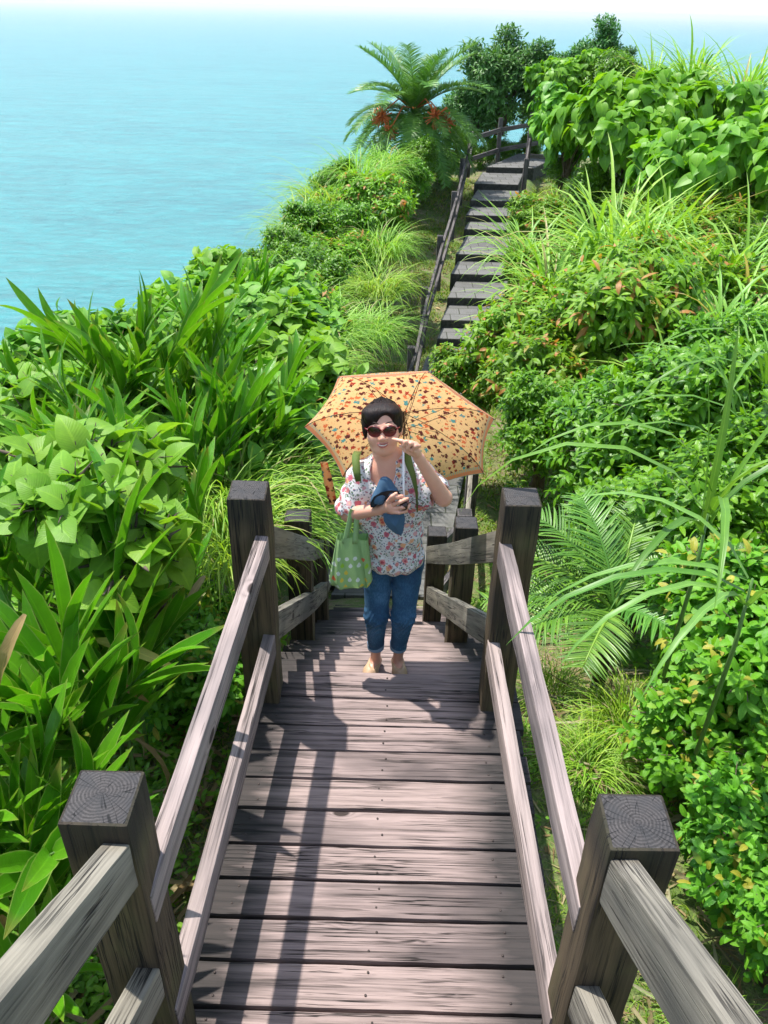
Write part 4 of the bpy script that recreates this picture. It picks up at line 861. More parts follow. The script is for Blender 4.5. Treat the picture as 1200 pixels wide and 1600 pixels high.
# ------------------------------------------------------------------ signed-distance modelling of soft forms
class SDF:
    def __init__(s, lo, hi, h):
        s.lo = np.array(lo, float); s.h = h; s.n = np.ceil((np.array(hi) - s.lo) / h).astype(int) + 1
        s.F = np.full(s.n, .08, np.float32)
    def win(s, lo, hi):
        a = np.clip(np.floor((np.array(lo) - s.lo) / s.h).astype(int), 0, s.n - 1); b = np.clip(np.ceil((np.array(hi) - s.lo) / s.h).astype(int) + 1, 1, s.n)
        sl_ = tuple(slice(int(p), int(q)) for p, q in zip(a, b))
        g_ = np.meshgrid(*[s.lo[i] + np.arange(a[i], b[i]) * s.h for i in range(3)], indexing='ij', sparse=False)
        return sl_, np.stack(g_, -1)
    def join(s, sl_, d, k, sub=False):
        a = s.F[sl_]
        if sub: a = -a
        if k > 0:
            hh = np.maximum(k - np.abs(a - d), 0) / k; r = np.minimum(a, d) - hh * hh * k * .25
        else: r = np.minimum(a, d)
        s.F[sl_] = -r if sub else r
    def cone(s, a, b, ra, rb, k=.02, sub=False):
        a = np.array(a, float); b = np.array(b, float); m_ = max(ra, rb) + k + .03
        sl_, p = s.win(np.minimum(a, b) - m_, np.maximum(a, b) + m_)
        ab = b - a; t = np.clip(((p - a) @ ab) / max(ab @ ab, 1e-9), 0, 1)
        d = np.linalg.norm(p - a - t[..., None] * ab, axis=-1) - (ra + (rb - ra) * t); s.join(sl_, d, k, sub); return s
    def chain(s, pts, rs, k=.012):
        for i in range(len(pts) - 1): s.cone(pts[i], pts[i + 1], rs[i], rs[i + 1], k)
        return s
    def ell(s, c, r, rot=None, k=.02, sub=False):
        c = np.array(c, float); r = np.array(r, float); m_ = r.max() + k + .03
        sl_, p = s.win(c - m_, c + m_); q = p - c
        if rot is not None: q = q @ np.array(rot)
        k0 = np.linalg.norm(q / r, axis=-1); k1 = np.linalg.norm(q / (r * r), axis=-1); d = k0 * (k0 - 1) / np.maximum(k1, 1e-9)
        s.join(sl_, d, k, sub); return s
    def plane(s, c, n, k=.004):
        """cut away the side n points to"""
        c = np.array(c); n = norm(np.array(n, float)); sl_, p = s.win(s.lo, s.lo + s.n * s.h); s.join(sl_, -((p - c) @ n), k, True); return s
    def disp(s, fn):
        sl_, p = s.win(s.lo, s.lo + s.n * s.h); near = np.abs(s.F) < .05; v = fn(p[near]); s.F[near] += v; return s
    def mesh(s, name, it=2):
        F = s.F; ins = F < 0; n = F.shape
        cs = [F[i:n[0] - 1 + i, j:n[1] - 1 + j, k:n[2] - 1 + k] for i in (0, 1) for j in (0, 1) for k in (0, 1)]
        off = [(i, j, k) for i in (0, 1) for j in (0, 1) for k in (0, 1)]
        sg = np.stack([c < 0 for c in cs]); act = sg.any(0) & ~sg.all(0); ijk = np.argwhere(act); val = np.stack([c[act] for c in cs])
        acc = np.zeros((len(ijk), 3)); cnt = np.zeros(len(ijk))
        for a in range(8):
            for b in range(a + 1, 8):
                if sum(abs(x - y) for x, y in zip(off[a], off[b])) != 1: continue
                cr = (val[a] < 0) != (val[b] < 0); t = val[a] / np.where(cr, val[a] - val[b], 1)
                pa = np.array(off[a]); pb = np.array(off[b]); acc[cr] += (pa + (pb - pa) * t[:, None])[cr]; cnt[cr] += 1
        V = s.lo + (ijk + acc / cnt[:, None]) * s.h
        idx = np.full(act.shape, -1, int); idx[act] = np.arange(len(ijk)); Q = []
        for ax in range(3):
            o = [x for x in range(3) if x != ax]
            sA = [slice(1, -1)] * 3; sA[ax] = slice(0, -1); sB = [slice(1, -1)] * 3; sB[ax] = slice(1, None)
            A = ins[tuple(sA)]; B = ins[tuple(sB)]; e = np.argwhere(A != B); fl = A[A != B]
            base = e.copy(); base[:, o[0]] += 1; base[:, o[1]] += 1
            def cell(d0, d1):
                c = base.copy(); c[:, o[0]] += d0; c[:, o[1]] += d1; return idx[c[:, 0], c[:, 1], c[:, 2]]
            q = np.stack([cell(-1, -1), cell(0, -1), cell(0, 0), cell(-1, 0)], 1)
            if ax == 1: fl = ~fl
            q[~fl] = q[~fl][:, ::-1]; Q.append(q)
        Q = np.concatenate(Q); Q = Q[(Q >= 0).all(1)]
        for _ in range(it):      # light smoothing
            acc = np.zeros_like(V); cn = np.zeros(len(V))
            for i in range(4):
                np.add.at(acc, Q[:, i], V[Q[:, (i + 1) % 4]] + V[Q[:, (i + 3) % 4]]); np.add.at(cn, Q[:, i], 2)
            V = V * .5 + .5 * acc / np.maximum(cn, 1)[:, None]
        return npmesh(name, V, Q, True)

# ------------------------------------------------------------------ materials
def skin():
    m = NT('skin'); p = m.coord(); n1 = m.noise(p, 25, 4); n2 = m.noise(p, 350, 2)
    m.set(m.b.inputs['Base Color'], m.mix(n1, (.76, .405, .29), (.66, .32, .22))); m.b.inputs['Roughness'].default_value = .45
    m.b.inputs['Subsurface Weight'].default_value = .12; m.b.inputs['Subsurface Radius'].default_value = (.01, .004, .002); m.b.inputs['Subsurface Scale'].default_value = 1.0
    m.bump(n2, .15, .001); return m.m
M['skin'] = skin()
def floral():
    m = NT('floral_cloth'); p = m.coord(); wob = m.n('TexNoise', {'Vector': p, 'Scale': 70.0, 'Detail': 2}).outputs['Color']
    pw = m.vmath('ADD', p, m.vmath('MULTIPLY', m.vmath('SUBTRACT', wob, (.5, .5, .5)), (.016, .016, .016)))
    c = (.78, .76, .75)
    def layer(c, sc, r, cols, seed, prob):
        v = m.n('TexVoronoi', {'Vector': m.vmath('ADD', pw, (seed, seed * .7, seed * .3)), 'Scale': sc}); d = v.outputs['Distance']; r_ = m.n('SeparateColor', {0: v.outputs['Color']})
        col = m.ramp(r_.outputs[0], [(i / len(cols), q) for i, q in enumerate(cols)], 'CONSTANT')
        g_ = m.math('MULTIPLY', m.mapr(d, r, r + .05, 1, 0), m.math('LESS_THAN', r_.outputs[1], prob)); return m.mix(g_, c, col), d, r_
    c, _, _ = layer(c, 88, .40, [(.16, .24, .14), (.30, .33, .30), (.45, .20, .24), (.12, .15, .22)], 5, .92)
    c, d, r_ = layer(c, 30, .38, [(.70, .26, .24), (.75, .40, .42), (.62, .16, .20), (.80, .42, .22)], 1, .85)
    c, _, _ = layer(c, 30, .17, [(.45, .06, .08), (.85, .55, .35), (.50, .10, .16), (.62, .10, .07)], 1, .72)
    m.set(m.b.inputs['Base Color'], c); m.b.inputs['Roughness'].default_value = .85
    tr = m.n('BsdfTranslucent', {'Color': c}); mx = m.n('MixShader', {0: .15, 1: m.b.outputs[0], 2: tr.outputs[0]}); m.t.links.new(mx.outputs[0], m.out.inputs[0])
    m.bump(m.noise(p, 90, 3), .15, .002); return m.m
M['floral'] = floral()
def denim():
    m = NT('denim'); p = m.coord(); s = m.n('SeparateXYZ', {0: p}); n1 = m.noise(p, 6, 4); n2 = m.noise(m.scl(p, (1, 1, .3)), 260, 2)
    f = m.math('ADD', m.math('MULTIPLY', n1, .7), m.math('MULTIPLY', n2, .35))
    m.set(m.b.inputs['Base Color'], m.ramp(f, [(.35, (.010, .042, .10)), (.52, (.020, .085, .18)), (.72, (.08, .20, .34))])); m.b.inputs['Roughness'].default_value = .9; m.bump(n2, .3, .002); return m.m
M['denim'] = denim(); M['cuff'] = simple('denim_inside', (.16, .26, .40), .9, (.24, .34, .47), 200)
M['hair'] = NT('hair_black')
_h = M['hair']; _p = _h.coord(); _n = _h.noise(_h.scl(_p, (160, 60, 35)), 1, 4, .6); _h.set(_h.b.inputs['Base Color'], _h.ramp(_n, [(.3, (.004, .003, .003)), (.8, (.028, .013, .010))])); _h.b.inputs['Roughness'].default_value = .55; _h.b.inputs['Specular IOR Level'].default_value = .25; _h.bump(_n, .8, .004); M['hair'] = _h.m
M['shoe'] = simple('beige_leather', (.45, .29, .17), .5, (.55, .37, .23), 40); M['darkred'] = simple('dark_red_plastic', (.16, .012, .015), .2)
_l = NT('tinted_lens'); _s = _l.n('SeparateXYZ', {0: _l.coord('Generated')}); _l.set(_l.b.inputs['Base Color'], _l.ramp(_s.outputs[2], [(.1, (.20, .03, .025)), (.6, (.025, .008, .008))])); _l.b.inputs['Roughness'].default_value = .06; M['lens'] = _l.m
M['lips'] = simple('lips', (.45, .13, .11), .4); M['teeth'] = simple('teeth', (.78, .74, .66), .3); M['brow'] = simple('eyebrow', (.03, .018, .012), .8); M['eye'] = simple('eyeball', (.6, .58, .55), .2)
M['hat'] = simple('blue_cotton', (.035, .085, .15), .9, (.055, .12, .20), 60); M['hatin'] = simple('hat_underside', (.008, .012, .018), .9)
M['olive'] = simple('olive_webbing', (.07, .11, .015), .8, (.10, .15, .025), 150); M['brownplastic'] = simple('dark_brown_wood', (.035, .012, .008), .25); M['cord'] = simple('dark_cord', (.02, .012, .01), .7)
M['steel'] = NT('white_shaft'); M['steel'].b.inputs['Base Color'].default_value = (.75, .75, .76, 1); M['steel'].b.inputs['Roughness'].default_value = .3; M['steel'] = M['steel'].m
M['ribm'] = simple('dark_rib', (.035, .02, .016), .4)

# ------------------------------------------------------------------ the woman; local frame = root at her feet, facing -Y (the camera)
b0 = P(603, 1038, 3.10); ROOT = Vector((b0.x, 3.10, -0.172))
wm = empty('person', ROOT, label='woman in a floral blouse and cuffed jeans standing on the boardwalk steps under an umbrella', cat='person')
def Lp(px, py, D): return np.array(P(px, py, D) - ROOT)
MW = Matrix.Translation(ROOT)
HC = Lp(598, 668, 3.055)                                   # head centre
TILT = R(14)
hf = Matrix.Rotation(-R(3.5), 3, 'Y') @ Matrix.Rotation(-TILT, 3, 'X')    # head frame (face is local -Y)
HM = np.array(hf)
def H(x, y, z): return HC + HM @ np.array([x, y, z])
shL, elL, wrL = Lp(566, 741, 3.12), Lp(545, 803, 3.05), Lp(593, 796, 2.925)
shR, elR, wrR = Lp(655, 736, 3.12), Lp(693, 778, 3.00), Lp(655, 716, 2.92)
neck = np.array([HC[0] + .008, .035, HC[2] - .145])
print('arm lengths', [round(float(np.linalg.norm(a - b)), 3) for a, b in ((shL, elL), (elL, wrL), (shR, elR), (elR, wrR))], 'head z', HC, 'neck', neck, 'sh', shL, shR)
B = SDF((-.30, -.30, -.02), (.38, .20, 1.62), .0045)
pel = np.array([.022, .02, .80])
kn = [np.array([-.055, -.03, .44]), np.array([.080, -.03, .44])]; ank = [np.array([-.055, .055, .085]), np.array([.062, .055, .085])]
hipj = [pel + [-.07, 0, -.03], pel + [.07, 0, -.03]]
B.ell(pel, (.125, .095, .11)); B.ell((.015, .02, .95), (.105, .08, .16)); B.ell((.01, .02, 1.14), (.125, .085, .13), k=.04)
B.cone((.01, .035, 1.20), neck + [0, -.005, 0], .07, .05, .04); B.cone(shL, (.0, .045, 1.255), .045, .058, .04); B.cone(shR, (.015, .045, 1.255), .045, .058, .04)
B.cone(neck, H(0, .02, -.05), .047, .046, .02)
for q in range(2):
    B.cone(hipj[q], kn[q], .066, .042, .02); B.cone(kn[q], kn[q] + [0, .03, -.12], .034, .032, .01); B.cone(kn[q] + [0, .03, -.12], ank[q], .032, .026, .01)
    tx = -.045 if q == 0 else .025
    B.cone(ank[q] + [0, .012, -.04], ank[q] + [tx, -.115, -.062], .03, .021, .03)
B.cone(shL, elL, .043, .036, .03); B.cone(elL, wrL, .037, .023, .012); B.cone(shR, elR, .043, .036, .03); B.cone(elR, wrR, .038, .022, .012)
# head and face
def HE(c, r, **k): B.ell(H(*c), r, rot=HM, **k)
HE((0, .015, .035), (.071, .090, .082), k=.03); HE((0, -.020, -.030), (.066, .068, .082), k=.03); HE((0, -.046, -.084), (.042, .034, .026), k=.03)
for sx in (-1, 1):
    HE((sx * .036, -.062, -.030), (.027, .023, .027), k=.02); HE((sx * .075, .010, -.012), (.010, .019, .030), k=.006); HE((sx * .030, -.088, .004), (.015, .012, .011), k=.012, sub=True)
    HE((sx * .011, -.098, -.030), (.008, .009, .007), k=.006); HE((sx * .030, -.076, .022), (.022, .012, .007), k=.012)
B.cone(H(0, -.082, .010), H(0, -.104, -.024), .008, .011, .01)
HE((0, -.083, -.052), (.022, .013, .006), k=.006); HE((0, -.080, -.064), (.018, .012, .006), k=.006); HE((0, -.096, -.057), (.021, .012, .0028), k=.003, sub=True)
# hands: her right hand (image left) around the handle, her left hand (image right) at the cheek
def px(l): return [Lp(*q) for q in l]
palmL = Lp(608, 791, 2.885); palmR = Lp(646, 702, 2.90)
B.cone(wrL, palmL, .022, .022, .012); B.cone(palmL + [0, 0, .012], palmL + [.012, -.004, -.014], .020, .019, .012)
for ch in ([(611, 781, 2.875), (620, 777, 2.855), (628, 775, 2.87)], [(615, 788, 2.87), (626, 784, 2.845), (635, 780, 2.865), (637, 779, 2.885)],
           [(616, 795, 2.87), (628, 793, 2.845), (638, 792, 2.86), (640, 788, 2.885)], [(614, 800, 2.87), (624, 801, 2.85), (634, 799, 2.865), (636, 795, 2.885)], [(606, 784, 2.87), (612, 776, 2.855), (619, 771, 2.86)]):
    B.chain(px(ch), [.0092, .0085, .0078, .0072][:len(ch)], .0035)
B.cone(wrR, palmR, .021, .021, .012); B.cone(palmR + [-.006, 0, .012], palmR + [.008, 0, -.012], .020, .020, .012)
for ch in ([(640, 693, 2.89), (628, 689, 2.875), (620, 687.5, 2.885), (614, 686, 2.895)], [(644, 691, 2.89), (635, 690, 2.865), (630, 696, 2.87), (635, 700, 2.885)],
           [(650, 693, 2.885), (642, 693, 2.86), (637, 700, 2.865), (642, 704, 2.88)], [(655, 697, 2.885), (649, 697, 2.862), (644, 704, 2.868), (648, 707, 2.88)], [(642, 709, 2.885), (633, 704, 2.875), (626, 697, 2.885)]):
    B.chain(px(ch), [.0092, .0085, .0078, .0070][:len(ch)], .0035)
link('body', B.mesh('body', 1), M['skin'], wm, mw=MW)
# lips, teeth, brows, eyes
def arc(name, pts, r, mat, par=None, n=8):
    mm = Multi(); mm.tube([tuple(p) for p in pts], r, n); return link(name, mm.mesh(name), mat, par or wm, mw=MW)
xs_ = np.linspace(-1, 1, 9)
arc('teeth', [H(x * .0205, -.0925 + .009 * x * x, -.0560 + .0060 * x * x) for x in xs_], [.001] + [.0034] * 7 + [.001], M['teeth'])
arc('lip', [H(x * .0265, -.0950 + .012 * x * x, -.0505 + .0065 * x * x) for x in xs_], [.001, .0022, .003, .0034, .0028, .0034, .003, .0022, .001], M['lips'])
arc('lip', [H(x * .0255, -.0935 + .012 * x * x, -.0630 + .013 * x * x) for x in xs_], [.001, .0028, .0036, .004, .0042, .004, .0036, .0028, .001], M['lips'])
for sx in (-1, 1):
    arc('eyebrow', [H(sx * (.014 + .034 * t), -.0885 + .016 * t * t, .034 + .006 * math.sin(t * 2.6)) for t in np.linspace(0, 1, 6)], [.0015, .0026, .0028, .0024, .0018, .001], M['brow'])
    e = SDF(H(sx * .03, -.078, .006) - .016, H(sx * .03, -.078, .006) + .016, .002); e.ell(H(sx * .03, -.078, .006), (.0115,) * 3, k=0); link('eye', e.mesh('eye'), M['eye'], wm, mw=MW)
# hair: short crop swept to the side
Hh = SDF(HC - .17, HC + .17, .0038)
def hE(c, r, **k): Hh.ell(H(*c), r, rot=HM, **k)
hE((0, .022, .032), (.083, .098, .082), k=0); hE((0, .045, -.02), (.075, .070, .085), k=.03); hE((-.035, -.030, .072), (.050, .052, .030), k=.03); hE((.03, -.02, .072), (.048, .055, .028), k=.03)
hE((-.074, -.018, .010), (.013, .030, .050), k=.02); hE((.072, -.006, .020), (.012, .024, .040), k=.02)
hE((.014, -.105, -.028), (.060, .070, .094), k=.006, sub=True); hE((0, -.05, -.12), (.09, .12, .075), k=.02, sub=True)
hE((.020, -.085, .034), (.034, .030, .040), k=.01, sub=True); hE((-.046, -.062, .052), (.024, .020, .026), k=.015)
def strands(q):
    l = (q - HC) @ HM; a = np.arctan2(l[:, 0] + .02, l[:, 1] + .3 * l[:, 2]); return .0022 * np.sin(a * 34 + 6 * l[:, 2] * 20) + .0016 * np.sin(a * 71 + l[:, 2] * 60)
link('hair', Hh.mesh('hair', 1), M['hair'], wm, mw=MW)
lk = Multi(); r_ = random.Random(3)
for k in range(520):
    wv_ = r_.random(); a = r_.uniform(-3.1, 3.1); st_ = np.array([-.02 + r_.gauss(0, .012), .0 + r_.gauss(0, .015), .12]); pts = []
    for t in np.linspace(0, 1, 6):
        th = t * 1.5; l = np.array([math.sin(a) * math.sin(th) * .087, -math.cos(a) * math.sin(th) * (.082 if abs(a) < 1 else .09) + .02, .032 + .086 * math.cos(th) - (.02 * t if abs(a) > 1 else 0)])
        if abs(a) < 1.15: l[2] = max(l[2], .046 + .02 * math.sin(a * 1.5 + 1) + .01 * (1 - t))
        pts.append(H(*(l * (1 + (.045 + .05 * t * t) * wv_ * wv_) + np.array([r_.gauss(0, .0025), r_.gauss(0, .002), r_.gauss(0, .0025)]))))
    lk.tube([tuple(p) for p in pts], [.0010, .0016, .0018, .0018, .0014, .0004], 4)
link('hair', lk.mesh('hair'), M['hair'], wm, mw=MW)
# sunglasses
sg = link('sunglasses', (lambda mm: [mm.tube([tuple(H(sx * (.031 + .027 * math.cos(t) + .003 * (math.sin(t) > 0) * math.cos(t)), -.104 + .012 * abs(math.cos(t) * .5 + .5) ** 2 * 1.0 + .004 * (1 - math.sin(t)), .004 + .0225 * math.sin(t) + .004 * math.cos(t) * (math.sin(t) > 0))) for t in np.linspace(0, 2 * math.pi, 22)], .0024, 6) for sx in (-1, 1)]
      and [mm.tube([tuple(H(sx * .060, -.090, .012)), tuple(H(sx * .072, -.05, .010)), tuple(H(sx * .076, .0, .004))], [.004, .003, .002], 6) for sx in (-1, 1)] and mm.tube([tuple(H(-.007, -.103, .010)), tuple(H(0, -.106, .013)), tuple(H(.007, -.103, .010))], .0024, 6))(Multi()).mesh('sunglasses'), M['darkred'], wm, mw=MW)
for sx in (-1, 1):
    vs = [tuple(H(sx * .031, -.104, .004) - ROOT * 0)]; n_ = 22
    for t in np.linspace(0, 2 * math.pi, n_, endpoint=False):
        vs.append(tuple(H(sx * (.031 + .027 * math.cos(t)), -.103 + .012 * abs(math.cos(t) * .5 + .5) ** 2 + .004 * (1 - math.sin(t)), .004 + .0225 * math.sin(t) + .003 * math.cos(t) * (math.sin(t) > 0))))
    o = link('lens', pymesh('lens', vs, [(0, 1 + i, 1 + (i + 1) % n_) for i in range(n_)], True), M['lens']); o.parent = sg
# jeans
J = SDF((-.24, -.22, .08), (.28, .20, .92), .0045)
J.ell(pel + [0, 0, .0], (.135, .105, .10)); J.ell(pel + [0, 0, .06], (.125, .10, .08), k=.03)
cf = [ank[0] + [0, -.022, .115], ank[1] + [0, -.022, .115]]
for q in range(2):
    J.cone(hipj[q] + [0, 0, -.01], kn[q], .081, .055, .008); J.cone(kn[q], cf[q] + [0, 0, -.02], .055, .041, .03)
J.plane((0, 0, cf[0][2] - .015), (0, 0, -1))
J.disp(lambda q: .0025 * np.sin(q[:, 2] * 150 + 9 * np.sin(q[:, 0] * 40)) * np.exp(-((q[:, 2] - .40) / .07) ** 2) * 1.6 + .0028 * np.sin(q[:, 2] * 110 + 30 * q[:, 0]) * np.exp(-((q[:, 2] - .17) / .05) ** 2) + .002 * np.sin(q[:, 2] * 60 + q[:, 0] * 70) * (q[:, 2] > .6) - .004 * np.exp(-((q[:, 0] - .013) / .006) ** 2) * (q[:, 2] > .62) * -1)
je = link('jeans', J.mesh('jeans', 1), M['denim'], wm, mw=MW)
for q in range(2):
    c_ = SDF(cf[q] - [.08, .08, .07], cf[q] + [.08, .08, .05], .003); c_.cone(cf[q] + [0, 0, -.028], cf[q] + [0, 0, .012], .0435, .045, 0); c_.plane(cf[q] + [0, 0, -.034], (0, 0, -1)); c_.plane(cf[q] + [0, 0, .012], (0, 0, 1)); c_.cone(cf[q] + [0, 0, -.06], cf[q] + [0, 0, -.02], .038, .038, 0, True)
    o = link('cuff', c_.mesh('cuff', 1), M['cuff'], mw=None); o.parent = je
# shoes
for q in range(2):
    tx = -.05 if q == 0 else .022; a = ank[q]; S_ = SDF(a - [.12, .24, .10], a + [.10, .12, .06], .003)
    S_.cone(a + [0, .022, -.045], a + [tx * .5, -.06, -.052], .034, .036, .02); S_.cone(a + [tx * .5, -.06, -.054], a + [tx, -.145, -.066], .036, .016, .02)
    S_.ell(a + [tx * .15, -.02, .012], (.036, .075, .045), k=.006, sub=True); S_.cone(a + [0, .02, -.0], a + [0, .02, .1], .034, .04, .005, True); S_.plane((0, 0, .001), (0, 0, -1))
    link('shoe', S_.mesh('shoe', 1), M['shoe'], wm, mw=MW)
# blouse with loose batwing sleeves
T = SDF((-.34, -.28, .60), (.40, .24, 1.42), .0048)
T.ell((.008, .015, 1.14), (.150, .112, .155), k=0); T.ell((.018, .000, .92), (.138, .118, .20), k=.05); T.cone((-.05, .035, 1.25), (.07, .035, 1.25), .062, .062, .04)
T.ell((.02, -.005, .775), (.146, .120, .07), k=.04)
for sh, el, sx in ((shL, elL, -1), (shR, elR, 1)):
    mid = sh + (el - sh) * .62 if sx > 0 else sh + (el - sh) * .80
    T.cone((sh[0] * .62, sh[1] * .8, sh[2]), sh + [0, 0, -.008], .060, .056, .04); T.cone(sh + [0, 0, -.01], mid + [0, .01, -.015], .062, .068 if sx > 0 else .075, .04); T.cone(mid + [-sx * .06, .01, -.05], (sx * .06, 0, .98), .06, .06, .05)
T.plane((0, 0, .715), (0, 0, -1), .01)
# open the sleeves and the scooped neck
for sh, el, sx, f in ((shL, elL, -1, .95), (shR, elR, 1, .72)):
    d = norm(el - sh); c_ = sh + (el - sh) * f; T.cone(c_ + d * .02, el + d * .08, .046, .10, .006, True)
T.ell(np.array([neck[0] - .005, -.060, 1.275]), (.060, .100, .105), k=.004, sub=True); T.ell(np.array([neck[0], .03, 1.37]), (.070, .08, .08), k=.004, sub=True)
T.disp(lambda q: .0040 * np.sin(q[:, 0] * 95 + 5 * np.sin(q[:, 2] * 14)) * np.clip((1.0 - q[:, 2]) / .25, 0, 1) + .0035 * np.sin(q[:, 2] * 62 + q[:, 0] * 38 + 2 * np.sin(q[:, 0] * 30)) * (1 - np.exp(-(np.abs(q[:, 0]) / .1) ** 2)) + .003 * np.sin(q[:, 2] * 120 + 8 * np.sin(q[:, 0] * 22)) * np.exp(-((q[:, 2] - .80) / .05) ** 2))
link('blouse', T.mesh('blouse', 1), M['floral'], wm, mw=MW)

# ------------------------------------------------------------------ backpack whose straps show on the shoulders
bp = empty('backpack', ROOT + Vector((.01, .15, 1.0)), label='olive backpack worn on the back with green straps over both shoulders', cat='backpack')
def ribbon(name, pts, w, th, mat, par, side):
    pts = [Vector(p) for p in pts]; side = [Vector(s).normalized() for s in side]; V = []; Q = []
    for i, p in enumerate(pts):
        t = (pts[min(i + 1, len(pts) - 1)] - pts[max(i - 1, 0)]).normalized(); s_ = (side[i] - t * side[i].dot(t)).normalized(); n_ = t.cross(s_); ww = w[i] if hasattr(w, '__len__') else w
        V += [p - s_ * ww / 2 - n_ * th / 2, p + s_ * ww / 2 - n_ * th / 2, p + s_ * ww / 2 + n_ * th / 2, p - s_ * ww / 2 + n_ * th / 2]
    for i in range(len(pts) - 1):
        for j in range(4): Q.append((i * 4 + j, i * 4 + (j + 1) % 4, i * 4 + 4 + (j + 1) % 4, i * 4 + 4 + j))
    Q += [(3, 2, 1, 0), tuple(len(V) - 4 + j for j in range(4))]
    return link(name, npmesh(name, np.array([tuple(v) for v in V]), np.array(Q), False), mat, par, mw=MW)
for pts in ([(559, 706, 3.13), (556, 712, 3.07), (556, 722, 3.035), (557.5, 738, 3.0), (560, 752, 2.99)], [(640, 700, 3.14), (636, 712, 3.07), (639, 724, 3.03), (646, 745, 2.985), (651, 770, 2.975), (652, 800, 2.985)]):
    q = [Lp(*p) for p in pts]; n_ = len(q)
    ribbon('strap', q, ([.034, .034, .034, .032, .024] if n_ == 5 else [.032, .032, .032, .024, .012, .006]), .006, M['olive'], bp, [(1, 0, 0)] * n_)
BK = SDF((-.2, .05, .80), (.22, .32, 1.32), .007); BK.ell((.01, .19, 1.05), (.13, .07, .19)); BK.cone((-.05, .2, 1.15), (.07, .2, 1.15), .07, .07, .05); link('pack', BK.mesh('pack'), M['olive'], bp, mw=MW)

# ------------------------------------------------------------------ folded hat in her hand
ht_ = empty('sun_hat', ROOT + Vector(Lp(605, 790, 2.92)), label='blue folded sun hat squeezed in the hand in front of the blouse', cat='hat')
A_ = Lp(602, 752, 2.92); HT = SDF(A_ - [.12, .12, .14], A_ + [.14, .12, .06], .0035)
HT.cone(Lp(601, 752, 2.93), Lp(605, 757, 2.93), .018, .02, .01); HT.cone(Lp(601, 754, 2.93), Lp(593, 778, 2.91), .020, .030, .02); HT.cone(Lp(606, 757, 2.93), Lp(614, 770, 2.91), .018, .026, .02); HT.cone(Lp(598, 760, 2.925), Lp(583, 784, 2.905), .016, .012, .02)
link('crown', HT.mesh('crown', 1), M['hat'], ht_, mw=MW)
def plate(name, px_pts, D0, D1, mat, par, th=.006, bul=.0):
    """a shaped piece of cloth with thickness, outline from a few points"""
    c_ = np.mean([Lp(a, b, (D0 + D1) / 2) for a, b in px_pts], 0); f = [Lp(a, b, D0) for a, b in px_pts]; bk = [Lp(a, b, D1) for a, b in px_pts]; n_ = len(f)
    fc = np.mean(f, 0) + [0, -bul, 0]; V = f + bk + [fc, np.mean(bk, 0)]; F = [(2 * n_, i, (i + 1) % n_) for i in range(n_)] + [(2 * n_ + 1, n_ + (i + 1) % n_, n_ + i) for i in range(n_)] + [(i, n_ + i, n_ + (i + 1) % n_, (i + 1) % n_) for i in range(n_)]
    return link(name, pymesh(name, V, F), mat, par, mw=MW)
plate('brim', [(578, 787), (584, 776), (596, 769), (611, 766), (622, 767), (627, 774), (618, 777), (606, 780), (594, 786), (583, 793), (579, 793)], 2.885, 2.93, M['hatin'], ht_, bul=-.01)
plate('flap', [(598, 801), (612, 804), (631, 800), (633, 812), (630, 830), (627, 837), (618, 834), (608, 826), (600, 815)], 2.90, 2.935, M['hat'], ht_, bul=.022)

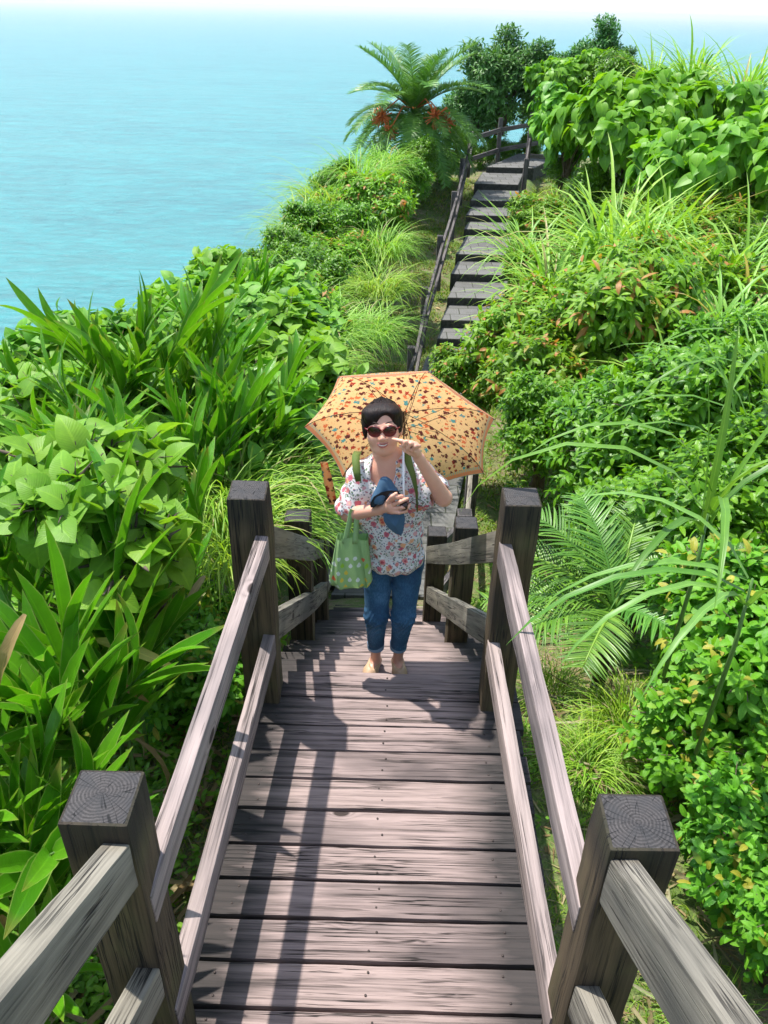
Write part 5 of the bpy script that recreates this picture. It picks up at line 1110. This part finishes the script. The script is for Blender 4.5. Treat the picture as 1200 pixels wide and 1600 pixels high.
# ------------------------------------------------------------------ umbrella
HD = P(631, 787, 2.872); CR = P(632, 645, 3.47); ax = (Vector((0.11, .93, .40))).normalized(); JT = P(630, 704, 3.0)
um = empty('umbrella', HD, label='orange patterned umbrella tilted back behind the woman in the floral blouse', cat='umbrella')
def umbmat():
    m = NT('umbrella_cloth'); uv = m.n('UVMap').outputs[0]; s = m.n('SeparateXYZ', {0: uv}); v = s.outputs[1]
    wob = m.n('TexNoise', {'Vector': uv, 'Scale': 95.0, 'Detail': 1}).outputs['Color']; p = m.vmath('ADD', uv, m.vmath('MULTIPLY', m.vmath('SUBTRACT', wob, (.5, .5, .5)), (.022, .022, 0)))
    c = m.mix(m.noise(uv, 8, 2), (.82, .48, .20), (.88, .55, .26))
    def lay(c, sc, r, cols, seed, prob, asp):
        v_ = m.n('TexVoronoi', {'Vector': m.scl(m.vmath('ADD', p, (seed, seed * .7, 0)), (1, asp, 1)), 'Scale': sc, 'Randomness': .75}, voronoi_dimensions='2D', distance='CHEBYCHEV' if seed < 3 else 'MINKOWSKI'); r_ = m.n('SeparateColor', {0: v_.outputs['Color']})
        col = m.ramp(r_.outputs[0], [(i / len(cols), q) for i, q in enumerate(cols)], 'CONSTANT'); rad_ = m.math('MULTIPLY', r, m.math('ADD', .55, m.math('MULTIPLY', r_.outputs[2], .6)))
        g_ = m.math('MULTIPLY', m.math('LESS_THAN', v_.outputs['Distance'], rad_), m.math('LESS_THAN', r_.outputs[1], prob)); return m.mix(g_, c, col)
    D_ = (.13, .03, .025); O_ = (.72, .17, .06); c = lay(c, 34, .30, [D_, O_, D_, (.10, .30, .28), D_, O_, (.42, .05, .03), D_], 1, .95, .8)
    c = lay(c, 30, .26, [O_, D_, (.30, .34, .06), O_, D_, (.60, .10, .08)], 7, .9, 1.3); c = lay(c, 70, .22, [D_, O_, D_], 4, .6, 1)
    bandn = m.mapr(v, .405, .408, 0, 1); c = m.mix(bandn, c, (.74, .27, .13)); c = m.mix(m.math('MULTIPLY', m.mapr(v, .385, .387, 0, 1), m.mapr(v, .405, .407, 1, 0)), c, m.mix(m.math('GREATER_THAN', m.math('SINE', m.math('MULTIPLY', s.outputs[0], 500)), 0), (.75, .42, .16), (.42, .45, .36)))
    c = m.mix(m.mapr(v, .436, .438, 0, 1), c, (.10, .42, .36))
    m.set(m.b.inputs['Base Color'], c); m.b.inputs['Roughness'].default_value = .7
    tr = m.n('BsdfTranslucent', {'Color': c}); mx = m.n('MixShader', {0: .55, 1: m.b.outputs[0], 2: tr.outputs[0]}); m.t.links.new(mx.outputs[0], m.out.inputs[0]); return m.m
M['umb'] = umbmat()
ux = Vector((1, 0, 0)); ux = (ux - ax * ux.dot(ax)).normalized(); uy = ax.cross(ux); 
if uy.z < 0: uy = -uy
NR, RU, DU = 7, .455, .155; PH = 1.30
def ribp(k, s_):
    a = R(77) + 2 * math.pi * k / NR; r = RU * math.sin(s_ * PH) / math.sin(PH); d = DU * (1 - math.cos(s_ * PH)) / (1 - math.cos(PH)); return CR + ux * (r * math.cos(a)) + uy * (r * math.sin(a)) - ax * d
V = []; Q = []; UVs = []; ns, nt = 18, 10
for k in range(NR):
    b_ = len(V)
    for i in range(ns + 1):
        s_ = i / ns; a, c_ = ribp(k, s_), ribp(k + 1, s_)
        for j in range(nt + 1):
            t = j / nt; w_ = 4 * t * (1 - t); q = a.lerp(c_, t); rad = (q - (CR - ax * (q - CR).dot(-ax))); rad = q - CR; rad = rad - ax * rad.dot(ax)
            q = q + ax * (.010 * w_ * s_) - rad * (.055 * w_ * max(0, s_ - .75) / .25) + rad * (.02 * w_ * (1 - s_))
            V.append(tuple(q)); UVs.append(((t - .5) * (c_ - a).length + k * .77, s_ * .44))
    for i in range(ns):
        for j in range(nt):
            o_ = b_ + i * (nt + 1) + j; Q.append((o_, o_ + 1, o_ + nt + 2, o_ + nt + 1))
link('canopy', npmesh('canopy', V, Q, True, uv=np.array(UVs)), M['umb'], um, mw=Matrix.Identity(4))
RUN = CR.lerp(JT, .48)
for k in range(NR):
    mm = Multi(); mm.tube([tuple(ribp(k, s_) - ax * .004) for s_ in np.linspace(.02, 1.01, 10)], .0016, 5)
    md = ribp(k, .52) - ax * .005; mm.tube([tuple(RUN), tuple((RUN + md) / 2 - ax * .004), tuple(md)], .0015, 5); mm.tube([tuple(RUN + ax * .03), tuple(ribp(k, .34) - ax * .006)], .0012, 4)
    link('rib', mm.mesh('rib'), M['ribm'], um, mw=Matrix.Identity(4))
def T1(name, pts, r, mat, n=10, par=None): mm = Multi(); mm.tube([tuple(p) for p in pts], r, n); return link(name, mm.mesh(name), mat, par or um, mw=Matrix.Identity(4))
T1('shaft', [HD, JT], .0048, M['steel']); T1('shaft', [JT, CR + ax * .02], .0035, M['ribm']); T1('runner', [CR.lerp(JT, .42), CR.lerp(JT, .56)], .008, M['ribm']); T1('hub', [CR - ax * .012, CR + ax * .004], .011, M['ribm'])
hx = (CR - HD).normalized(); T1('handle', [HD - hx * .028, HD - hx * .024, HD - hx * .005, HD + hx * .014, HD + hx * .02], [.008, .0165, .0185, .0165, .008], M['brownplastic'], 14)
T1('wrist_cord', [P(636, 789, 2.87), P(646, 781, 2.86), P(656, 780, 2.87), P(663, 785, 2.88), P(658, 791, 2.88), P(648, 787, 2.87), P(638, 785, 2.865)], .0016, M['cord'], 5)
V = []; uvs = []; 
for i in range(9):
    t = i / 8
    for j in (-1, 1):
        q = P(506 + 15 * t + j * (5.5 + 1.5 * math.sin(t * 3)), 722 + 66 * t, 3.25 - .02 * t); V += [tuple(q + Vector((0, -.002, 0))), tuple(q + Vector((0, .002, 0)))]; uvs += [(j * .015, t * .2)] * 2
Q = [(4 * i, 4 * i + 2, 4 * i + 6, 4 * i + 4) for i in range(8)] + [(4 * i + 1, 4 * i + 5, 4 * i + 7, 4 * i + 3) for i in range(8)] + [(4 * i, 4 * i + 4, 4 * i + 5, 4 * i + 1) for i in range(8)] + [(4 * i + 2, 4 * i + 3, 4 * i + 7, 4 * i + 6) for i in range(8)]
link('closing_strap', npmesh('closing_strap', V, Q, False, uv=np.array(uvs)), M['umb'], um, mw=Matrix.Identity(4))

# ------------------------------------------------------------------ tote bag on her forearm
tb = empty('tote_bag', P(547, 915, 2.98), label='light green tote bag with white and yellow drop prints hanging from the forearm', cat='bag')
def bagmat(prints=True):
    m = NT('green_bag_cloth'); uv = m.n('UVMap').outputs[0]; c = m.mix(m.noise(m.coord(), 30, 3), (.30, .50, .20), (.38, .58, .26))
    if prints:
        g_ = m.scl(uv, (27, 27, 1)); sp = m.n('SeparateXYZ', {0: g_}); row = m.math('FLOOR', sp.outputs[1]); ux_ = m.math('ADD', sp.outputs[0], m.math('MULTIPLY', row, .5)); cxn = m.math('FLOOR', ux_); fx = m.math('SUBTRACT', m.math('FRACT', ux_), .5); fy = m.math('SUBTRACT', m.math('FRACT', sp.outputs[1]), .42)
        wn_ = m.n('TexWhiteNoise', {'Vector': m.n('CombineXYZ', {0: cxn, 1: row}).outputs[0]}).outputs['Value']
        wdt = m.math('MULTIPLY', .26, m.mapr(fy, -.05, .42, 1, .15)); d = m.math('ADD', m.math('POWER', m.math('DIVIDE', fx, wdt), 2.0), m.math('POWER', m.math('DIVIDE', fy, .34), 2.0))
        msk = m.math('MULTIPLY', m.math('LESS_THAN', d, 1.0), m.math('LESS_THAN', sp.outputs[1], 4.6)); msk = m.math('MULTIPLY', msk, m.math('GREATER_THAN', sp.outputs[1], 0.3)); msk = m.math('MULTIPLY', msk, m.math('GREATER_THAN', wn_, .12))
        c = m.mix(msk, c, m.ramp(wn_, [(0, (.75, .8, .75)), (.35, (.80, .62, .08)), (.55, (.75, .80, .78)), (.75, (.35, .62, .05)), (.9, (.75, .15, .06))], 'CONSTANT'))
    m.set(m.b.inputs['Base Color'], c); m.b.inputs['Roughness'].default_value = .8
    tr = m.n('BsdfTranslucent', {'Color': c}); mx = m.n('MixShader', {0: .25, 1: m.b.outputs[0], 2: tr.outputs[0]}); m.t.links.new(mx.outputs[0], m.out.inputs[0]); return m.m
M['bag'] = bagmat()
M['bagplain'] = bagmat(False)
cb = P(547, 912, 2.99); ctp = P(551, 838, 3.0); V = []; Q = []; uvs = []; nu, nv = 64, 22
for i in range(nv + 1):
    t = i / nv; c_ = cb.lerp(ctp, t); wx = .103 * (1 - t) + .070 * t; wy = .045 * (1 - t) + .030 * t
    if t < .08: wx *= .93 + .07 * t / .08; wy *= .8 + .2 * t / .08
    for j in range(nu):
        a = 2 * math.pi * j / nu; ca, sa = math.cos(a), math.sin(a); e = .55
        x = wx * math.copysign(abs(ca) ** e, ca); y = wy * math.copysign(abs(sa) ** e, sa); f = .007 * math.sin(a * 5 + 2.5 * t + 1) * (1 - .4 * t) + .004 * math.sin(a * 11 + 6 * t)
        V.append((c_.x + x * (1 + f * 4) , c_.y + y + f * (1 if sa < 0 else -1) * 1.3, c_.z + .006 * math.sin(a * 3) * (t > .95) + (.012 * abs(math.cos(a)) ** 3 if t < .1 else 0))); uvs.append((x + .15 + (0 if sa < 0 else .4), (t * .26)))
for i in range(nv):
    for j in range(nu): Q.append((i * nu + j, i * nu + (j + 1) % nu, (i + 1) * nu + (j + 1) % nu, (i + 1) * nu + j))
b_ = len(V); V.append(tuple(cb)); uvs.append((0, 0))
for j in range(0, nu, 2): Q.append((b_, (j + 2) % nu, j + 1, j))
me = npmesh('bag_body', V, Q, True, uv=np.array(uvs) * [5.0 / 5, 1]); link('bag_body', me, M['bag'], tb, mw=Matrix.Identity(4))
arm_pt = ROOT + Vector(elL * .80 + wrL * .20)
for dy, off in ((-.030, 0), (.030, .012)):
    pts = []
    for t in np.linspace(0, 1, 15):
        a = math.pi * t; x0 = ctp.x - .036 + .010 * t; x1 = ctp.x + .012
        if t < .5: q = Vector((x0, ctp.y + dy, ctp.z - .02)).lerp(arm_pt + Vector((-.012 + off, dy * .9, .020)), min(1, t / .42))
        else: q = arm_pt + Vector((.012 + off, dy * .9 + (0 if dy < 0 else 0), .024)); q = q.lerp(Vector((x1, ctp.y + dy, ctp.z - .02)), (t - .5) / .5)
        pts.append(q + Vector((0, 0, .016 * math.sin(a)**4)))
    ribbon('handle', [p - ROOT for p in pts], .024, .003, M['bagplain'], tb, [(.15, 1, 0)] * 15 if False else [(1, .4, 0.0)] * 15)
# ------------------------------------------------------------------ sea air
hz = bpy.data.materials.new('haze_air'); hz.use_nodes = True; ht = hz.node_tree; ht.nodes.clear()
ho = ht.nodes.new('ShaderNodeOutputMaterial'); pv_ = ht.nodes.new('ShaderNodeVolumePrincipled'); ht.links.new(pv_.outputs[0], ho.inputs['Volume'])
pv_.inputs['Color'].default_value = (0.90, 0.96, 1.0, 1); pv_.inputs['Density'].default_value = 0.00013; pv_.inputs['Anisotropy'].default_value = 0.2
H0, H1, HS = SEAZ - 1.5, 9.0, 26500
hv = [(sx * HS, sy * HS, z) for z in (H0, H1) for sx, sy in ((-1, -1), (1, -1), (1, 1), (-1, 1))]
link('haze', pymesh('haze', hv, [(3, 2, 1, 0), (4, 5, 6, 7), (0, 1, 5, 4), (1, 2, 6, 5), (2, 3, 7, 6), (3, 0, 4, 7)]), hz, kind='stuff')
